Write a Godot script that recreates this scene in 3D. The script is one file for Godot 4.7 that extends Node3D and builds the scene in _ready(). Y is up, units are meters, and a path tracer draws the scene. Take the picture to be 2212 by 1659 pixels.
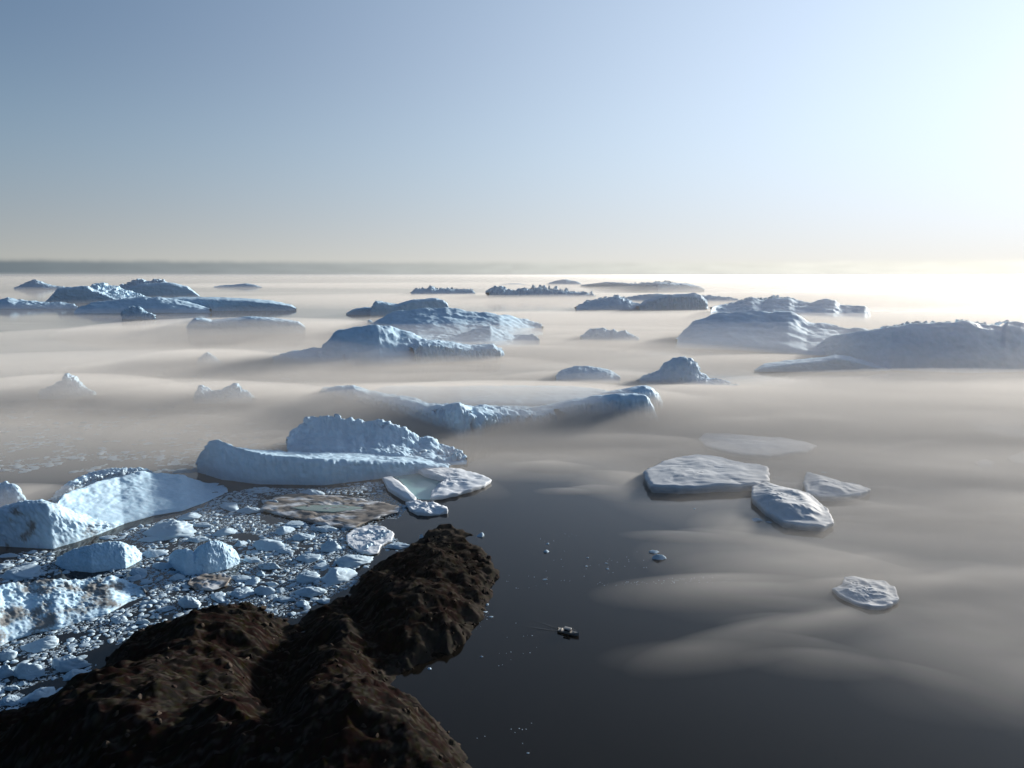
extends Node3D
# An ice fjord seen from a drone at 120 m: a dark rock headland, brash ice, floes and icebergs standing in sea mist.
# Photo coordinates below are in a 2212 x 1659 frame; a pixel gives a direction, the sea surface gives the distance.
const H := 120.0
const TY := 0.55
const TX := 0.733333
const PITCH := -8.9
const SUN_AZ := 46.0
const SUN_EL := 10.5
const EXPOSURE := 2.0
var sun_dir: Vector3
var M := {}
var taken := {}
var rng := RandomNumberGenerator.new()
var n_big := FastNoiseLite.new()
var n_ridge := FastNoiseLite.new()
var n_cell := FastNoiseLite.new()
var n_col := FastNoiseLite.new()

# ---------------------------------------------------------------- helpers
func ray(px: float, py: float) -> Vector3:
	var d := Vector3(TX * (2.0 * px / 2212.0 - 1.0), TY * (1.0 - 2.0 * py / 1659.0), -1.0)
	return d.rotated(Vector3.RIGHT, deg_to_rad(PITCH))

func ground(px: float, py: float, y := 0.0) -> Vector3:
	var d := ray(px, py)
	return Vector3(0, H, 0) + d * ((y - H) / d.y)

func metres_per_px(px: float, py: float) -> float:
	return 2.0 * TX / 2212.0 * (-H / ray(px, py).y)

func numbered(called: String) -> String:
	taken[called] = taken.get(called, -1) + 1
	return called if taken[called] == 0 else "%s_%03d" % [called, taken[called]]

func tag(o: Node, label: String, category: String, group := "") -> void:
	o.set_meta("label", label)
	o.set_meta("category", category)
	if group != "":
		o.set_meta("group", group)

func at_list(pts: Array, x: float) -> float:
	var n := pts.size()
	if x <= pts[0]:
		return pts[1]
	for k in range(2, n, 2):
		if x <= pts[k]:
			var f: float = (x - pts[k - 2]) / maxf(pts[k] - pts[k - 2], 1e-6)
			return lerpf(pts[k - 1], pts[k + 1], f)
	return pts[n - 1]

func grid_mesh(p: PackedVector3Array, c: PackedColorArray, nu: int, nt: int, wrap := false) -> ArrayMesh:
	var idx := PackedInt32Array()
	var nrm := PackedVector3Array()
	nrm.resize(p.size())
	for i in nu - 1:
		for j in nt - 1:
			var a := i * nt + j
			var b := a + 1
			var d := a + nt
			var e := d + 1
			idx.append_array([a, b, d, b, e, d])
			var n1 := (p[d] - p[a]).cross(p[b] - p[a])
			var n2 := (p[d] - p[b]).cross(p[e] - p[b])
			nrm[a] += n1
			nrm[d] += n1 + n2
			nrm[b] += n1 + n2
			nrm[e] += n2
	if wrap:
		for j in nt:
			var s := nrm[j] + nrm[(nu - 1) * nt + j]
			nrm[j] = s
			nrm[(nu - 1) * nt + j] = s
	for k in nrm.size():
		nrm[k] = nrm[k].normalized() if nrm[k].length_squared() > 1e-12 else Vector3.UP
	var arr := []
	arr.resize(Mesh.ARRAY_MAX)
	arr[Mesh.ARRAY_VERTEX] = p
	arr[Mesh.ARRAY_NORMAL] = nrm
	arr[Mesh.ARRAY_COLOR] = c
	arr[Mesh.ARRAY_INDEX] = idx
	var m := ArrayMesh.new()
	m.add_surface_from_arrays(Mesh.PRIMITIVE_TRIANGLES, arr)
	return m

func show_mesh(called: String, mesh: Mesh, mat: Material, parent: Node = null) -> MeshInstance3D:
	var o := MeshInstance3D.new()
	o.name = called if parent else numbered(called)
	o.mesh = mesh
	o.material_override = mat
	(parent if parent else self).add_child(o, true)
	return o

const PROFILES := {
	"dome": [0.0, 0.0, 0.06, 0.3, 0.2, 0.64, 0.36, 0.9, 0.5, 1.0, 0.66, 0.93, 0.85, 0.55, 1.0, 0.0],
	"cliff": [0.0, 0.0, 0.02, 0.5, 0.05, 0.86, 0.12, 0.97, 0.25, 1.0, 0.6, 0.9, 0.88, 0.55, 1.0, 0.0],
	"table": [0.0, 0.0, 0.02, 0.55, 0.04, 0.9, 0.08, 0.98, 0.14, 1.0, 0.6, 1.0, 0.92, 0.92, 0.97, 0.6, 1.0, 0.0],
	"wall": [0.0, 0.0, 0.008, 0.5, 0.018, 0.94, 0.03, 0.985, 0.05, 1.0, 0.3, 0.80, 0.6, 0.66, 0.94, 0.58, 1.0, 0.0],
	"slope": [0.0, 0.0, 0.04, 0.16, 0.3, 0.42, 0.6, 0.74, 0.8, 1.0, 0.9, 0.8, 1.0, 0.0],
	"ledge": [0.0, 0.0, 0.03, 0.26, 0.08, 0.36, 0.45, 0.5, 0.62, 0.74, 0.74, 1.0, 0.88, 0.75, 1.0, 0.0],
}
const CREST := {"dome": 0.5, "cliff": 0.25, "table": 0.14, "slope": 0.8, "wall": 0.05, "ledge": 0.74}

# An iceberg lofted from its crest line and its waterline: cross-sections run away from the viewer over its real depth.
func berg_mesh(crest: Array, base: Array, depth: float, o := {}) -> ArrayMesh:
	var prof: Array = PROFILES[o.get("prof", "dome")]
	var cf: float = CREST[o.get("prof", "dome")]
	var nu: int = o.get("nu", 150)
	var nt: int = o.get("nt", 56)
	var crag: float = o.get("crag", 0.1) * 0.65
	var grain: float = o.get("grain", 0.06)
	var dirt: float = o.get("dirt", 0.0)
	var streak: float = o.get("streak", 0.0)
	var roll: float = o.get("roll", 0.06 if o.get("prof", "dome") in ["table", "wall", "cliff"] else 0.13)
	var lines: float = o.get("lines", 0.0)
	var endp: float = o.get("ends", 4.0)
	var x0: float = crest[0]
	var x1: float = crest[crest.size() - 2]
	var p := PackedVector3Array()
	var w := PackedFloat32Array()
	var hmax := 1.0
	for i in nu:
		var u := i / float(nu - 1)
		var px := lerpf(x0, x1, u)
		var gb := ground(px, at_list(base, px))
		var df := Vector2(gb.x, gb.z).length()
		var dir := Vector3(gb.x, 0, gb.z) / df
		var dep := depth * maxf(0.12, sqrt(maxf(0.0, 1.0 - pow(absf(2.0 * u - 1.0), endp))))
		var dc := df + cf * dep
		var r := ray(px, at_list(crest, px))
		var hc := maxf(0.25, H + dc * r.y / Vector2(r.x, r.z).length())
		hmax = maxf(hmax, hc)
		for j in nt:
			var t := j / float(nt - 1)
			# more rows on the side that is looked at
			t = pow(t, 1.35)
			var zf := t
			var yf := at_list(prof, t)
			# arc-length-like spread: front rows follow the profile's steep part
			if j < nt / 3:
				var s := j / float(nt / 3)
				yf = s * at_list(prof, prof[4])
				zf = 0.0
				for k in range(0, 6, 2):
					if yf <= prof[k + 1 + 2]:
						zf = lerpf(prof[k], prof[k + 2], (yf - prof[k + 1]) / maxf(1e-6, prof[k + 3] - prof[k + 1]))
						break
			else:
				var s2 := (j - nt / 3) / float(nt - 1 - nt / 3)
				zf = lerpf(prof[4], 1.0, s2)
				yf = at_list(prof, zf)
			var q := dir * (df + zf * dep)
			q.y = hc * yf
			if j == 0 or j == nt - 1:
				q.y = -2.0 - hc * 0.1
			p.append(q)
			w.append(yf)
	var sz: float = o.get("feature", hmax)
	var f1 := 1.0 / (sz * 1.1)
	var f2 := 1.0 / (sz * 0.32)
	var f3 := 1.0 / (sz * 0.18)
	var sd: float = o.get("seed", 0.0) * 1000.0
	var c := PackedColorArray()
	var out := PackedVector3Array()
	for i in nu:
		for j in nt:
			var k := i * nt + j
			var q := p[k]
			var a := p[mini(i + 1, nu - 1) * nt + j] - p[maxi(i - 1, 0) * nt + j]
			var b := p[i * nt + mini(j + 1, nt - 1)] - p[i * nt + maxi(j - 1, 0)]
			var n := b.cross(a).normalized()
			if n.y < 0:
				n = -n
			var wt := clampf(0.25 + w[k] * 0.9, 0.0, 1.0)
			var s := q + Vector3(sd, 0, sd)
			var v := roll * n_big.get_noise_3dv(s * f1)
			var warp := Vector3(n_big.get_noise_3dv(s * f2 * 0.8), n_big.get_noise_3dv(s * f2 * 0.8 + Vector3(40, 0, 0)), 0) * 0.9
			v += crag * (0.45 * n_ridge.get_noise_3dv(s * f2 * 0.6) + 0.36 * n_cell.get_noise_3dv(s * f2 * 0.9 + warp) + 0.10 * n_cell.get_noise_3dv(s * f2 * 2.2 + warp * 2.0))
			v += 0.05 * n_ridge.get_noise_3d(s.x * f1 * 0.9, s.y * f1 * 3.0, s.z * f1 * 0.9)
			v += grain * 0.10 * n_big.get_noise_3dv(s * f3)
			if lines > 0.0:
				var ph := s.x * 0.35 + s.z * 0.9 + 2.5 * n_big.get_noise_3dv(s * f1)
				v -= lines * pow(absf(sin(ph)), 6.0) * (0.6 + 0.6 * n_big.get_noise_3dv(s * f2))
			if streak > 0.0 and n.y < 0.75:
				v += streak * (0.75 - n.y) * n_ridge.get_noise_3d(s.x * f2 * 1.6, s.y * f2 * 0.14, s.z * f2 * 1.6)
			v *= sz * wt
			var m := n * v
			m.y *= 0.7
			var r := q + m
			if j == 0 or j == nt - 1:
				r.y = q.y
			out.append(r)
			var col := Vector3(0.44, 0.62, 0.79)
			var tone := n_col.get_noise_3dv(s * f1 * 2.0)
			col *= 1.0 + 0.06 * tone + 0.05 * n_col.get_noise_3dv(s * f3)
			var blue := clampf(n_ridge.get_noise_3dv(s * f2 * 0.8 + Vector3(9, 3, 1)) * 1.6 - 0.4, 0.0, 1.0)
			col = col.lerp(Vector3(0.30, 0.53, 0.70), blue * 0.5)
			if dirt > 0.0:
				var dk := clampf((1.3 * n_col.get_noise_3dv(s * f1 * 0.7) + 0.45 * n_col.get_noise_3dv(s * f3 * 1.5) + dirt - 0.5) * 2.2, 0.0, 1.0)
				col = col.lerp(Vector3(0.12, 0.104, 0.088), dk * 0.85)
			c.append(Color(col.x, col.y, col.z))
	return grid_mesh(out, c, nu, nt)

func centred(mesh: ArrayMesh) -> Array:
	# moves the mesh's origin to the middle of its waterline
	var ar := mesh.surface_get_arrays(0)
	var bb := mesh.get_aabb()
	var c := bb.get_center()
	c.y = 0
	var v: PackedVector3Array = ar[Mesh.ARRAY_VERTEX]
	for k in v.size():
		v[k] -= c
	ar[Mesh.ARRAY_VERTEX] = v
	var m := ArrayMesh.new()
	m.add_surface_from_arrays(Mesh.PRIMITIVE_TRIANGLES, ar)
	return [m, c]

func berg(label: String, crest: Array, base: Array, depth: float, o := {}) -> Node3D:
	var r := centred(berg_mesh(crest, base, depth, o))
	var n := show_mesh(o.get("called", "iceberg"), r[0], M.ice)
	n.position = r[1]
	tag(n, label, o.get("cat", "iceberg"), o.get("group", ""))
	return n

# A berg of several joined masses: thing > parts
func big_berg(label: String, parts: Array) -> Node3D:
	var root := Node3D.new()
	root.name = numbered("iceberg")
	add_child(root)
	var first := true
	for q in parts:
		var r := centred(berg_mesh(q[1], q[2], q[3], q[4]))
		if first:
			root.position = r[1]
			first = false
		var n := show_mesh(q[0], r[0], M.ice, root)
		n.position = r[1] - root.position
	tag(root, label, "iceberg")
	return root

# tumbled blocks heaped on a berg, joined into one part
func rubble(root: Node3D, line: Array, deep: float, count: int, size: Vector2, sd: int, tall := 1.0) -> void:
	var g := RandomNumberGenerator.new()
	g.seed = sd
	var st := SurfaceTool.new()
	st.begin(Mesh.PRIMITIVE_TRIANGLES)
	var kinds := []
	for k in 6:
		kinds.append(chunk_mesh(70 + sd + k, 19, 11, 7, 0.12))
	for k in count:
		var t := g.randf() * (line.size() / 3 - 1)
		var i := int(t)
		var f := t - i
		var px: float = lerpf(line[i * 3], line[i * 3 + 3], f)
		var py: float = lerpf(line[i * 3 + 1], line[i * 3 + 4], f)
		var y: float = lerpf(line[i * 3 + 2], line[i * 3 + 5], f)
		var p := ground(px, py, y)
		p += Vector3(p.x, 0, p.z).normalized() * g.randf_range(-deep, deep)
		var w := lerpf(size.x, size.y, pow(g.randf(), 2.0))
		var b := Basis.from_euler(Vector3(g.randf_range(-0.5, 0.5), g.randf() * TAU, g.randf_range(-0.5, 0.5))).scaled_local(Vector3(w, w * g.randf_range(0.35, 0.7) * tall, w * g.randf_range(0.6, 1.0)))
		st.append_from(kinds[g.randi() % 6], 0, Transform3D(b, p - root.position))
	var o := show_mesh("rubble", st.commit(), M.ice, root)
	o.set_meta("kind", "stuff")

# the same along a crest line between two photo columns
func crest_rubble(root: Node3D, crest: Array, base: Array, depth: float, prof: String, x0: float, x1: float, count: int, size: Vector2, sd: int, tall := 1.0) -> void:
	var line := []
	for k in 13:
		var px := lerpf(x0, x1, k / 12.0)
		var u: float = (px - crest[0]) / (crest[crest.size() - 2] - crest[0])
		var gb := ground(px, at_list(base, px))
		var dc: float = Vector2(gb.x, gb.z).length() + CREST[prof] * depth * maxf(0.12, sqrt(maxf(0.0, 1.0 - pow(absf(2.0 * u - 1.0), 4.0))))
		var py := at_list(crest, px)
		var r := ray(px, py)
		line.append_array([px, py, maxf(0.0, H + dc * r.y / Vector2(r.x, r.z).length() - size.y * 0.25)])
	rubble(root, line, size.y * 0.8, count, size, sd, tall)

# Ice pieces: a ball cut by random planes, then roughened.
func chunk_mesh(sd: int, nu: int, nt: int, planes: int, rough: float, flat := false, dirt := 0.0, tone := Vector3(0.39, 0.52, 0.64)) -> ArrayMesh:
	var g := RandomNumberGenerator.new()
	g.seed = sd * 77 + 5
	var pn := []
	for k in planes:
		var n := Vector3(g.randf_range(-1, 1), g.randf_range(-0.15, 1.0), g.randf_range(-1, 1)).normalized()
		pn.append([n, g.randf_range(0.5, 0.88)])
	if flat:
		pn.append([Vector3(g.randf_range(-0.1, 0.1), 1, g.randf_range(-0.1, 0.1)).normalized(), 0.42])
	var p := PackedVector3Array()
	var c := PackedColorArray()
	for i in nu:
		var az := TAU * i / float(nu - 1)
		for j in nt:
			var t := j / float(nt - 1)
			var el := lerpf(-0.5, PI / 2, t)
			var d := Vector3(cos(az) * cos(el), sin(el), -sin(az) * cos(el))
			var s := 0.0
			for q in pn:
				var x: float = d.dot(q[0]) / q[1]
				if x > 0.0:
					s += pow(x, 22.0)
			s += pow(0.95, 22.0)
			var r := pow(s, -1.0 / 22.0)
			var q3 := d * 2.2 + Vector3(sd * 3.7, 0, sd * 1.3)
			r *= 1.0 + rough * (0.6 * n_big.get_noise_3dv(q3) + 0.5 * n_ridge.get_noise_3dv(q3 * 1.3) + 0.3 * n_big.get_noise_3dv(q3 * 4.0))
			var v := Vector3(d.x * r * 0.5, d.y * r, d.z * r * 0.5)
			p.append(v)
			var col := tone * (1.0 + 0.08 * n_col.get_noise_3dv(q3 * 1.5))
			if dirt > 0.0:
				var dk := clampf((n_col.get_noise_3dv(q3 * 2.0) + 0.6 * n_col.get_noise_3dv(q3 * 6.0) + dirt - 0.5) * 2.0, 0.0, 1.0)
				col = col.lerp(Vector3(0.12, 0.104, 0.088), dk * 0.85)
			c.append(Color(col.x, col.y, col.z))
	for i in nu:
		p[i * nt + nt - 1] = p[nt - 1]
	return grid_mesh(p, c, nu, nt, true)

# ---------------------------------------------------------------- sky, sun, air
func sky_image() -> Image:
	var w := 2048
	var h := 1024
	var data := PackedFloat32Array()
	data.resize(w * h * 3)
	data.fill(0.3)
	var nz := FastNoiseLite.new()
	nz.seed = 5
	nz.frequency = 1.0
	for j in h / 2:
		var el := PI * (0.5 - (j + 0.5) / h)
		var eld := rad_to_deg(el)
		var t := exp(-eld / 8.0)
		var high := lerpf(1.0, 0.5, smoothstep(9.0, 55.0, eld))   # a clear sky deepens towards the zenith
		for i in w:
			var a := TAU * (i + 0.5) / w
			var d := Vector3(sin(a) * cos(el), sin(el), -cos(a) * cos(el))
			var cg := d.dot(sun_dir)
			var x := 0.5 + 0.5 * cg
			var x2 := x * x
			var glow := 0.45 * exp(-rad_to_deg(acos(clampf(cg, -1, 1))) / 10.0)
			var s := (Vector3(0.03, 0.12, 0.265) + Vector3(0.72, 0.82, 0.95) * (x2 * x2 * pow(x, 0.3))) * high + Vector3(0.95, 0.92, 0.90) * glow
			var hz := Vector3(0.28, 0.282, 0.245) + Vector3(0.66, 0.61, 0.56) * x2 + Vector3(1, 0.84, 0.72) * (glow * 0.35)
			var c := s.lerp(hz, t) + Vector3(0.02, 0.055, 0.065) * exp(-pow((eld - 8.0) / 6.0, 2.0))
			if eld < 1.6:
				# the low bank of cloud along the horizon
				var top := 0.95 + 0.05 * nz.get_noise_2d(a * 30.0, 0.0) + 0.03 * nz.get_noise_2d(a * 140.0, 9.0)
				var k := smoothstep(top + 0.14, top - 0.14, eld)
				var m := Vector3(0.32, 0.41, 0.53).lerp(Vector3(1.12, 1.16, 1.16), clampf((x2 - 0.3) / 0.7, 0, 1))
				m *= 1.0 + 0.12 * nz.get_noise_2d(a * 12.0, eld * 9.0)
				c = c.lerp(hz * m, k)
			var p := (j * w + i) * 3
			c /= EXPOSURE
			data[p] = c.x
			data[p + 1] = c.y
			data[p + 2] = c.z
	return Image.create_from_data(w, h, false, Image.FORMAT_RGBF, data.to_byte_array())

func mist(at: Vector3, size: Vector3, density: float, yaw := 0.0, shape := RenderingServer.FOG_VOLUME_SHAPE_CONE) -> void:
	var f := FogVolume.new()
	f.name = numbered("sea_mist")
	f.shape = shape
	f.size = size
	var m := FogMaterial.new()
	m.density = density
	m.albedo = Color(1, 1, 1)
	f.material = m
	add_child(f)
	f.position = at
	f.rotation.y = yaw
	f.set_meta("kind", "stuff")
	f.set_meta("label", "pale sea mist lying low over the water")

# a soft heap of mist on the water: widths in metres, density per metre
func heap(px: float, py: float, wide: float, deep: float, high: float, density: float, yaw := 0.0) -> void:
	var g := ground(px, py)
	mist(Vector3(g.x, high * 0.5 - 0.5, g.z), Vector3(wide, high, deep), density, yaw)

func materials() -> void:
	for q in [[n_big, 11, FastNoiseLite.TYPE_SIMPLEX_SMOOTH, FastNoiseLite.FRACTAL_FBM, 4], [n_ridge, 23, FastNoiseLite.TYPE_SIMPLEX_SMOOTH, FastNoiseLite.FRACTAL_RIDGED, 3], [n_col, 31, FastNoiseLite.TYPE_SIMPLEX, FastNoiseLite.FRACTAL_FBM, 4], [n_cell, 41, FastNoiseLite.TYPE_CELLULAR, FastNoiseLite.FRACTAL_NONE, 1]]:
		q[0].seed = q[1]
		q[0].noise_type = q[2]
		q[0].fractal_type = q[3]
		q[0].fractal_octaves = q[4]
		q[0].frequency = 1.0
	n_cell.cellular_return_type = FastNoiseLite.RETURN_CELL_VALUE
	var fine := FastNoiseLite.new()
	fine.seed = 7
	fine.frequency = 0.02
	fine.fractal_octaves = 5
	var nt := NoiseTexture2D.new()
	nt.width = 512
	nt.height = 512
	nt.seamless = true
	nt.as_normal_map = true
	nt.bump_strength = 6.0
	nt.noise = fine
	var ice := StandardMaterial3D.new()
	ice.resource_name = "ice"
	ice.vertex_color_use_as_albedo = true
	ice.roughness = 0.75
	ice.metallic_specular = 0.3
	ice.normal_enabled = true
	ice.normal_texture = nt
	ice.normal_scale = 0.16
	ice.uv1_triplanar = true
	ice.uv1_world_triplanar = true
	ice.uv1_scale = Vector3.ONE * 0.09
	M.ice = ice
	var rock := ice.duplicate()
	rock.resource_name = "rock"
	rock.roughness = 1.0
	rock.metallic_specular = 0.08
	rock.normal_scale = 0.5
	rock.uv1_scale = Vector3.ONE * 0.12
	M.rock = rock
	var sea := StandardMaterial3D.new()
	sea.resource_name = "sea"
	sea.albedo_color = Color(0.007, 0.006, 0.0045).linear_to_srgb()
	sea.roughness = 0.07
	sea.metallic_specular = 0.36
	var rip := FastNoiseLite.new()
	rip.seed = 12
	rip.frequency = 0.03
	rip.fractal_octaves = 4
	var rt := NoiseTexture2D.new()
	rt.width = 512
	rt.height = 512
	rt.seamless = true
	rt.as_normal_map = true
	rt.bump_strength = 1.0
	rt.noise = rip
	sea.normal_enabled = true
	sea.normal_texture = rt
	sea.normal_scale = 0.08
	sea.uv1_triplanar = true
	sea.uv1_world_triplanar = true
	sea.uv1_scale = Vector3.ONE * 0.05
	M.sea = sea

func plain(called: String, c: Color, rough := 0.6) -> StandardMaterial3D:
	var m := StandardMaterial3D.new()
	m.resource_name = called
	m.albedo_color = c.linear_to_srgb()
	m.roughness = rough
	return m

# ---------------------------------------------------------------- scene
func _ready() -> void:
	rng.seed = 20
	# camera
	var cam := Camera3D.new()
	cam.name = "camera"
	add_child(cam)
	cam.position = Vector3(0, H, 0)
	cam.rotation_degrees = Vector3(PITCH, 0, 0)
	cam.fov = 2.0 * rad_to_deg(atan(TY))
	cam.near = 0.5
	cam.far = 200000.0
	# sky and air
	var az := deg_to_rad(SUN_AZ)
	var el := deg_to_rad(SUN_EL)
	sun_dir = Vector3(sin(az) * cos(el), sin(el), -cos(az) * cos(el))
	var env := Environment.new()
	env.background_mode = Environment.BG_SKY
	env.sky = Sky.new()
	var pm := PanoramaSkyMaterial.new()
	pm.panorama = ImageTexture.create_from_image(sky_image())
	env.sky.sky_material = pm
	env.tonemap_mode = Environment.TONE_MAPPER_LINEAR
	env.tonemap_exposure = EXPOSURE
	env.volumetric_fog_enabled = true
	env.volumetric_fog_density = 0.000022
	env.volumetric_fog_albedo = Color(1, 1, 1)
	env.volumetric_fog_anisotropy = 0.75
	env.sdfgi_enabled = true
	env.ssao_enabled = true
	env.ssil_enabled = true
	var we := WorldEnvironment.new()
	we.name = "world"
	we.environment = env
	add_child(we)
	# sun, low on the right and ahead
	var l := DirectionalLight3D.new()
	l.name = "sun"
	l.light_energy = 1.6
	l.light_color = Color(1, 0.955, 0.89)
	l.light_angular_distance = 4.0
	l.shadow_enabled = true
	add_child(l)
	l.look_at_from_position(Vector3.ZERO, -sun_dir)

	materials()
	# the sea
	var pl := PlaneMesh.new()
	pl.size = Vector2(120000, 120000)
	var sea := show_mesh("sea", pl, M.sea)
	sea.set_meta("kind", "structure")

	headland()
	print("headland ", Time.get_ticks_msec())
	far_bergs()
	near_bergs()
	print("bergs ", Time.get_ticks_msec())
	floes()
	brash()
	print("brash ", Time.get_ticks_msec())
	boat()
	mists()

# ---------------------------------------------------------------- the rock headland
const COAST := [0, 1545, 130, 1512, 190, 1470, 235, 1425, 300, 1372, 360, 1345, 430, 1328, 500, 1316, 560, 1318, 600, 1338, 628, 1352, 660, 1332, 715, 1306, 752, 1290, 775, 1252, 812, 1222, 850, 1204, 885, 1180, 915, 1162, 940, 1146, 966, 1140, 990, 1146, 1020, 1156, 1000, 1164, 1024, 1176, 1048, 1190, 1058, 1212, 1072, 1228, 1081, 1242, 1058, 1262, 1064, 1284, 1050, 1306, 1042, 1334, 1018, 1362, 1004, 1388, 985, 1404, 968, 1411, 944, 1408, 934, 1422, 914, 1436, 892, 1444, 862, 1452, 846, 1468, 846, 1490, 872, 1496, 892, 1512, 905, 1530, 925, 1546, 945, 1570, 968, 1590, 990, 1612, 1005, 1640, 1020, 1662, 1060, 1760, 1000, 2100, -400, 2300, -500, 1640, -200, 1580]

func headland() -> void:
	var poly := PackedVector2Array()
	for k in range(0, COAST.size(), 2):
		var g := ground(COAST[k], COAST[k + 1])
		poly.append(Vector2(g.x, g.z))
	# humps: photo place of the top, height, radius
	var humps := []
	for q in [[930, 1215, 9.0, 16.0], [880, 1290, 9.0, 18.0], [960, 1330, 5.0, 12.0], [470, 1350, 12.0, 22.0], [350, 1440, 12.0, 20.0], [760, 1360, 8.0, 14.0], [700, 1440, 9.0, 14.0], [760, 1540, 16.0, 22.0], [300, 1560, 18.0, 24.0], [120, 1600, 14.0, 20.0], [560, 1640, 16.0, 24.0], [900, 1640, 10.0, 18.0]]:
		var g := ground(q[0], q[1], q[2])
		humps.append([Vector2(g.x, g.z), q[2], q[3]])
	# gullies run between the humps
	var gullies := []
	for q in [[625, 1345, 590, 1480, 6.0, 7.0], [590, 1480, 600, 1659, 6.0, 6.0], [740, 1300, 850, 1440, 5.0, 6.0], [610, 1400, 700, 1380, 3.0, 5.0], [180, 1480, 560, 1420, 4.0, 5.0]]:
		var a := ground(q[0], q[1], 4.0)
		var b := ground(q[2], q[3], 8.0)
		gullies.append([Vector2(a.x, a.z), Vector2(b.x, b.z), q[4], q[5]])
	var lo := poly[0]
	var hi := poly[0]
	for v in poly:
		lo = lo.min(v)
		hi = hi.max(v)
	lo = lo.max(Vector2(-150, -400)) - Vector2(4, 4)
	hi = hi.min(Vector2(60, -95)) + Vector2(4, 4)
	var step := 0.62
	var nx := int((hi.x - lo.x) / step) + 1
	var nz := int((hi.y - lo.y) / step) + 1
	var hgt := PackedFloat32Array()
	hgt.resize(nx * nz)
	var pts := PackedVector3Array()
	pts.resize(nx * nz)
	var cols := PackedColorArray()
	cols.resize(nx * nz)
	var tip := Vector2(ground(955, 1165).x, ground(955, 1165).z)
	var np := poly.size()
	for i in nx:
		for j in nz:
			var v := lo + Vector2(i, j) * step
			var wob := Vector2(n_big.get_noise_2d(v.x * 0.12, v.y * 0.12), n_big.get_noise_2d(v.x * 0.12 + 50, v.y * 0.12)) * 2.2
			var vv := v + wob
			var d := 1e9
			for k in np:
				var a := poly[k]
				var ab := poly[(k + 1) % np] - a
				var t := clampf((vv - a).dot(ab) / ab.length_squared(), 0, 1)
				d = minf(d, (vv - a - ab * t).length_squared())
			d = sqrt(d)
			if not Geometry2D.is_point_in_polygon(vv, poly):
				d = -d
			var y := -3.0
			if d > -5.0:
				var top := 3.0
				for q in humps:
					var r: float = (v - q[0]).length() / q[2]
					top = maxf(top, 0.0) + q[1] * exp(-r * r) * 0.8
				for q in gullies:
					var ab: Vector2 = q[1] - q[0]
					var t := clampf((v - q[0]).dot(ab) / ab.length_squared(), 0, 1)
					var r: float = (v - q[0] - ab * t + wob * 0.5).length() / q[3]
					top -= q[2] * exp(-r * r)
				top = maxf(top, 1.0)
				y = top * (1.0 - exp(-d / 7.0)) if d > 0.0 else d * 0.6
				# layered, broken rock: ledges along one strike plus ridges
				var strike := v.rotated(0.5)
				var led := n_ridge.get_noise_2d(strike.x * 0.035, strike.y * 0.16)
				var rid := n_ridge.get_noise_2d(v.x * 0.03, v.y * 0.03) + 0.5 * n_big.get_noise_2d(v.x * 0.11, v.y * 0.11)
				var cw := strike + wob * 1.2
				var cell := n_cell.get_noise_2d(cw.x * 0.06, cw.y * 0.15) * 3.0 + n_cell.get_noise_2d(cw.x * 0.18 + 5, cw.y * 0.4) * 1.2
				var wt := clampf(d / 3.0, 0.0, 1.0)
				y += wt * (1.1 * led + 2.6 * rid + 0.2 * cell + 0.06 * n_big.get_noise_2d(v.x * 0.5, v.y * 0.5))
				var st := y / 1.3 + 0.6 * n_big.get_noise_2d(v.x * 0.07, v.y * 0.07)
				y += wt * 0.4 * (smoothstep(0.25, 0.75, st - floor(st)) - (st - floor(st)))
			hgt[i * nz + j] = y
			pts[i * nz + j] = Vector3(v.x, y, v.y)
			var tone := n_col.get_noise_2d(v.x * 0.05, v.y * 0.05) + 0.6 * n_col.get_noise_2d(v.x * 0.4, v.y * 0.4)
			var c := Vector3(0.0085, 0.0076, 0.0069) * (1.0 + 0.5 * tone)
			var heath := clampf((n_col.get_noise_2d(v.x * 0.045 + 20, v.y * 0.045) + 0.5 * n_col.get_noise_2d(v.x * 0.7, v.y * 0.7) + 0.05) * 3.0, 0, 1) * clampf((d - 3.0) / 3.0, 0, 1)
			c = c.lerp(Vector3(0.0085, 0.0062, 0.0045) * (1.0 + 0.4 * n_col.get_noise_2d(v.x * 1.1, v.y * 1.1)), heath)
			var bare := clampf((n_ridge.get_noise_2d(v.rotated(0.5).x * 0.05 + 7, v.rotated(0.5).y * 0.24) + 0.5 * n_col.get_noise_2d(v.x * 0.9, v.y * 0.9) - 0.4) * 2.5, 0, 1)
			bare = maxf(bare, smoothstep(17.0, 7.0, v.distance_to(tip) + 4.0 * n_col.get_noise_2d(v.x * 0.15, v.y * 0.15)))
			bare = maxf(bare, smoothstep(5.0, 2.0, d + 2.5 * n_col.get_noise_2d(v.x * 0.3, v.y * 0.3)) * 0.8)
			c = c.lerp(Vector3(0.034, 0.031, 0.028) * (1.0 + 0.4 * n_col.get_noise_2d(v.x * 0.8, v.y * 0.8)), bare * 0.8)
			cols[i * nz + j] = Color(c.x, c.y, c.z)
	# keep only cells that reach above the sea floor
	var idx := PackedInt32Array()
	var nrm := PackedVector3Array()
	nrm.resize(nx * nz)
	for i in nx - 1:
		for j in nz - 1:
			var a := i * nz + j
			if maxf(maxf(hgt[a], hgt[a + 1]), maxf(hgt[a + nz], hgt[a + nz + 1])) <= -2.9:
				continue
			idx.append_array([a, a + nz, a + 1, a + 1, a + nz, a + nz + 1])
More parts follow.
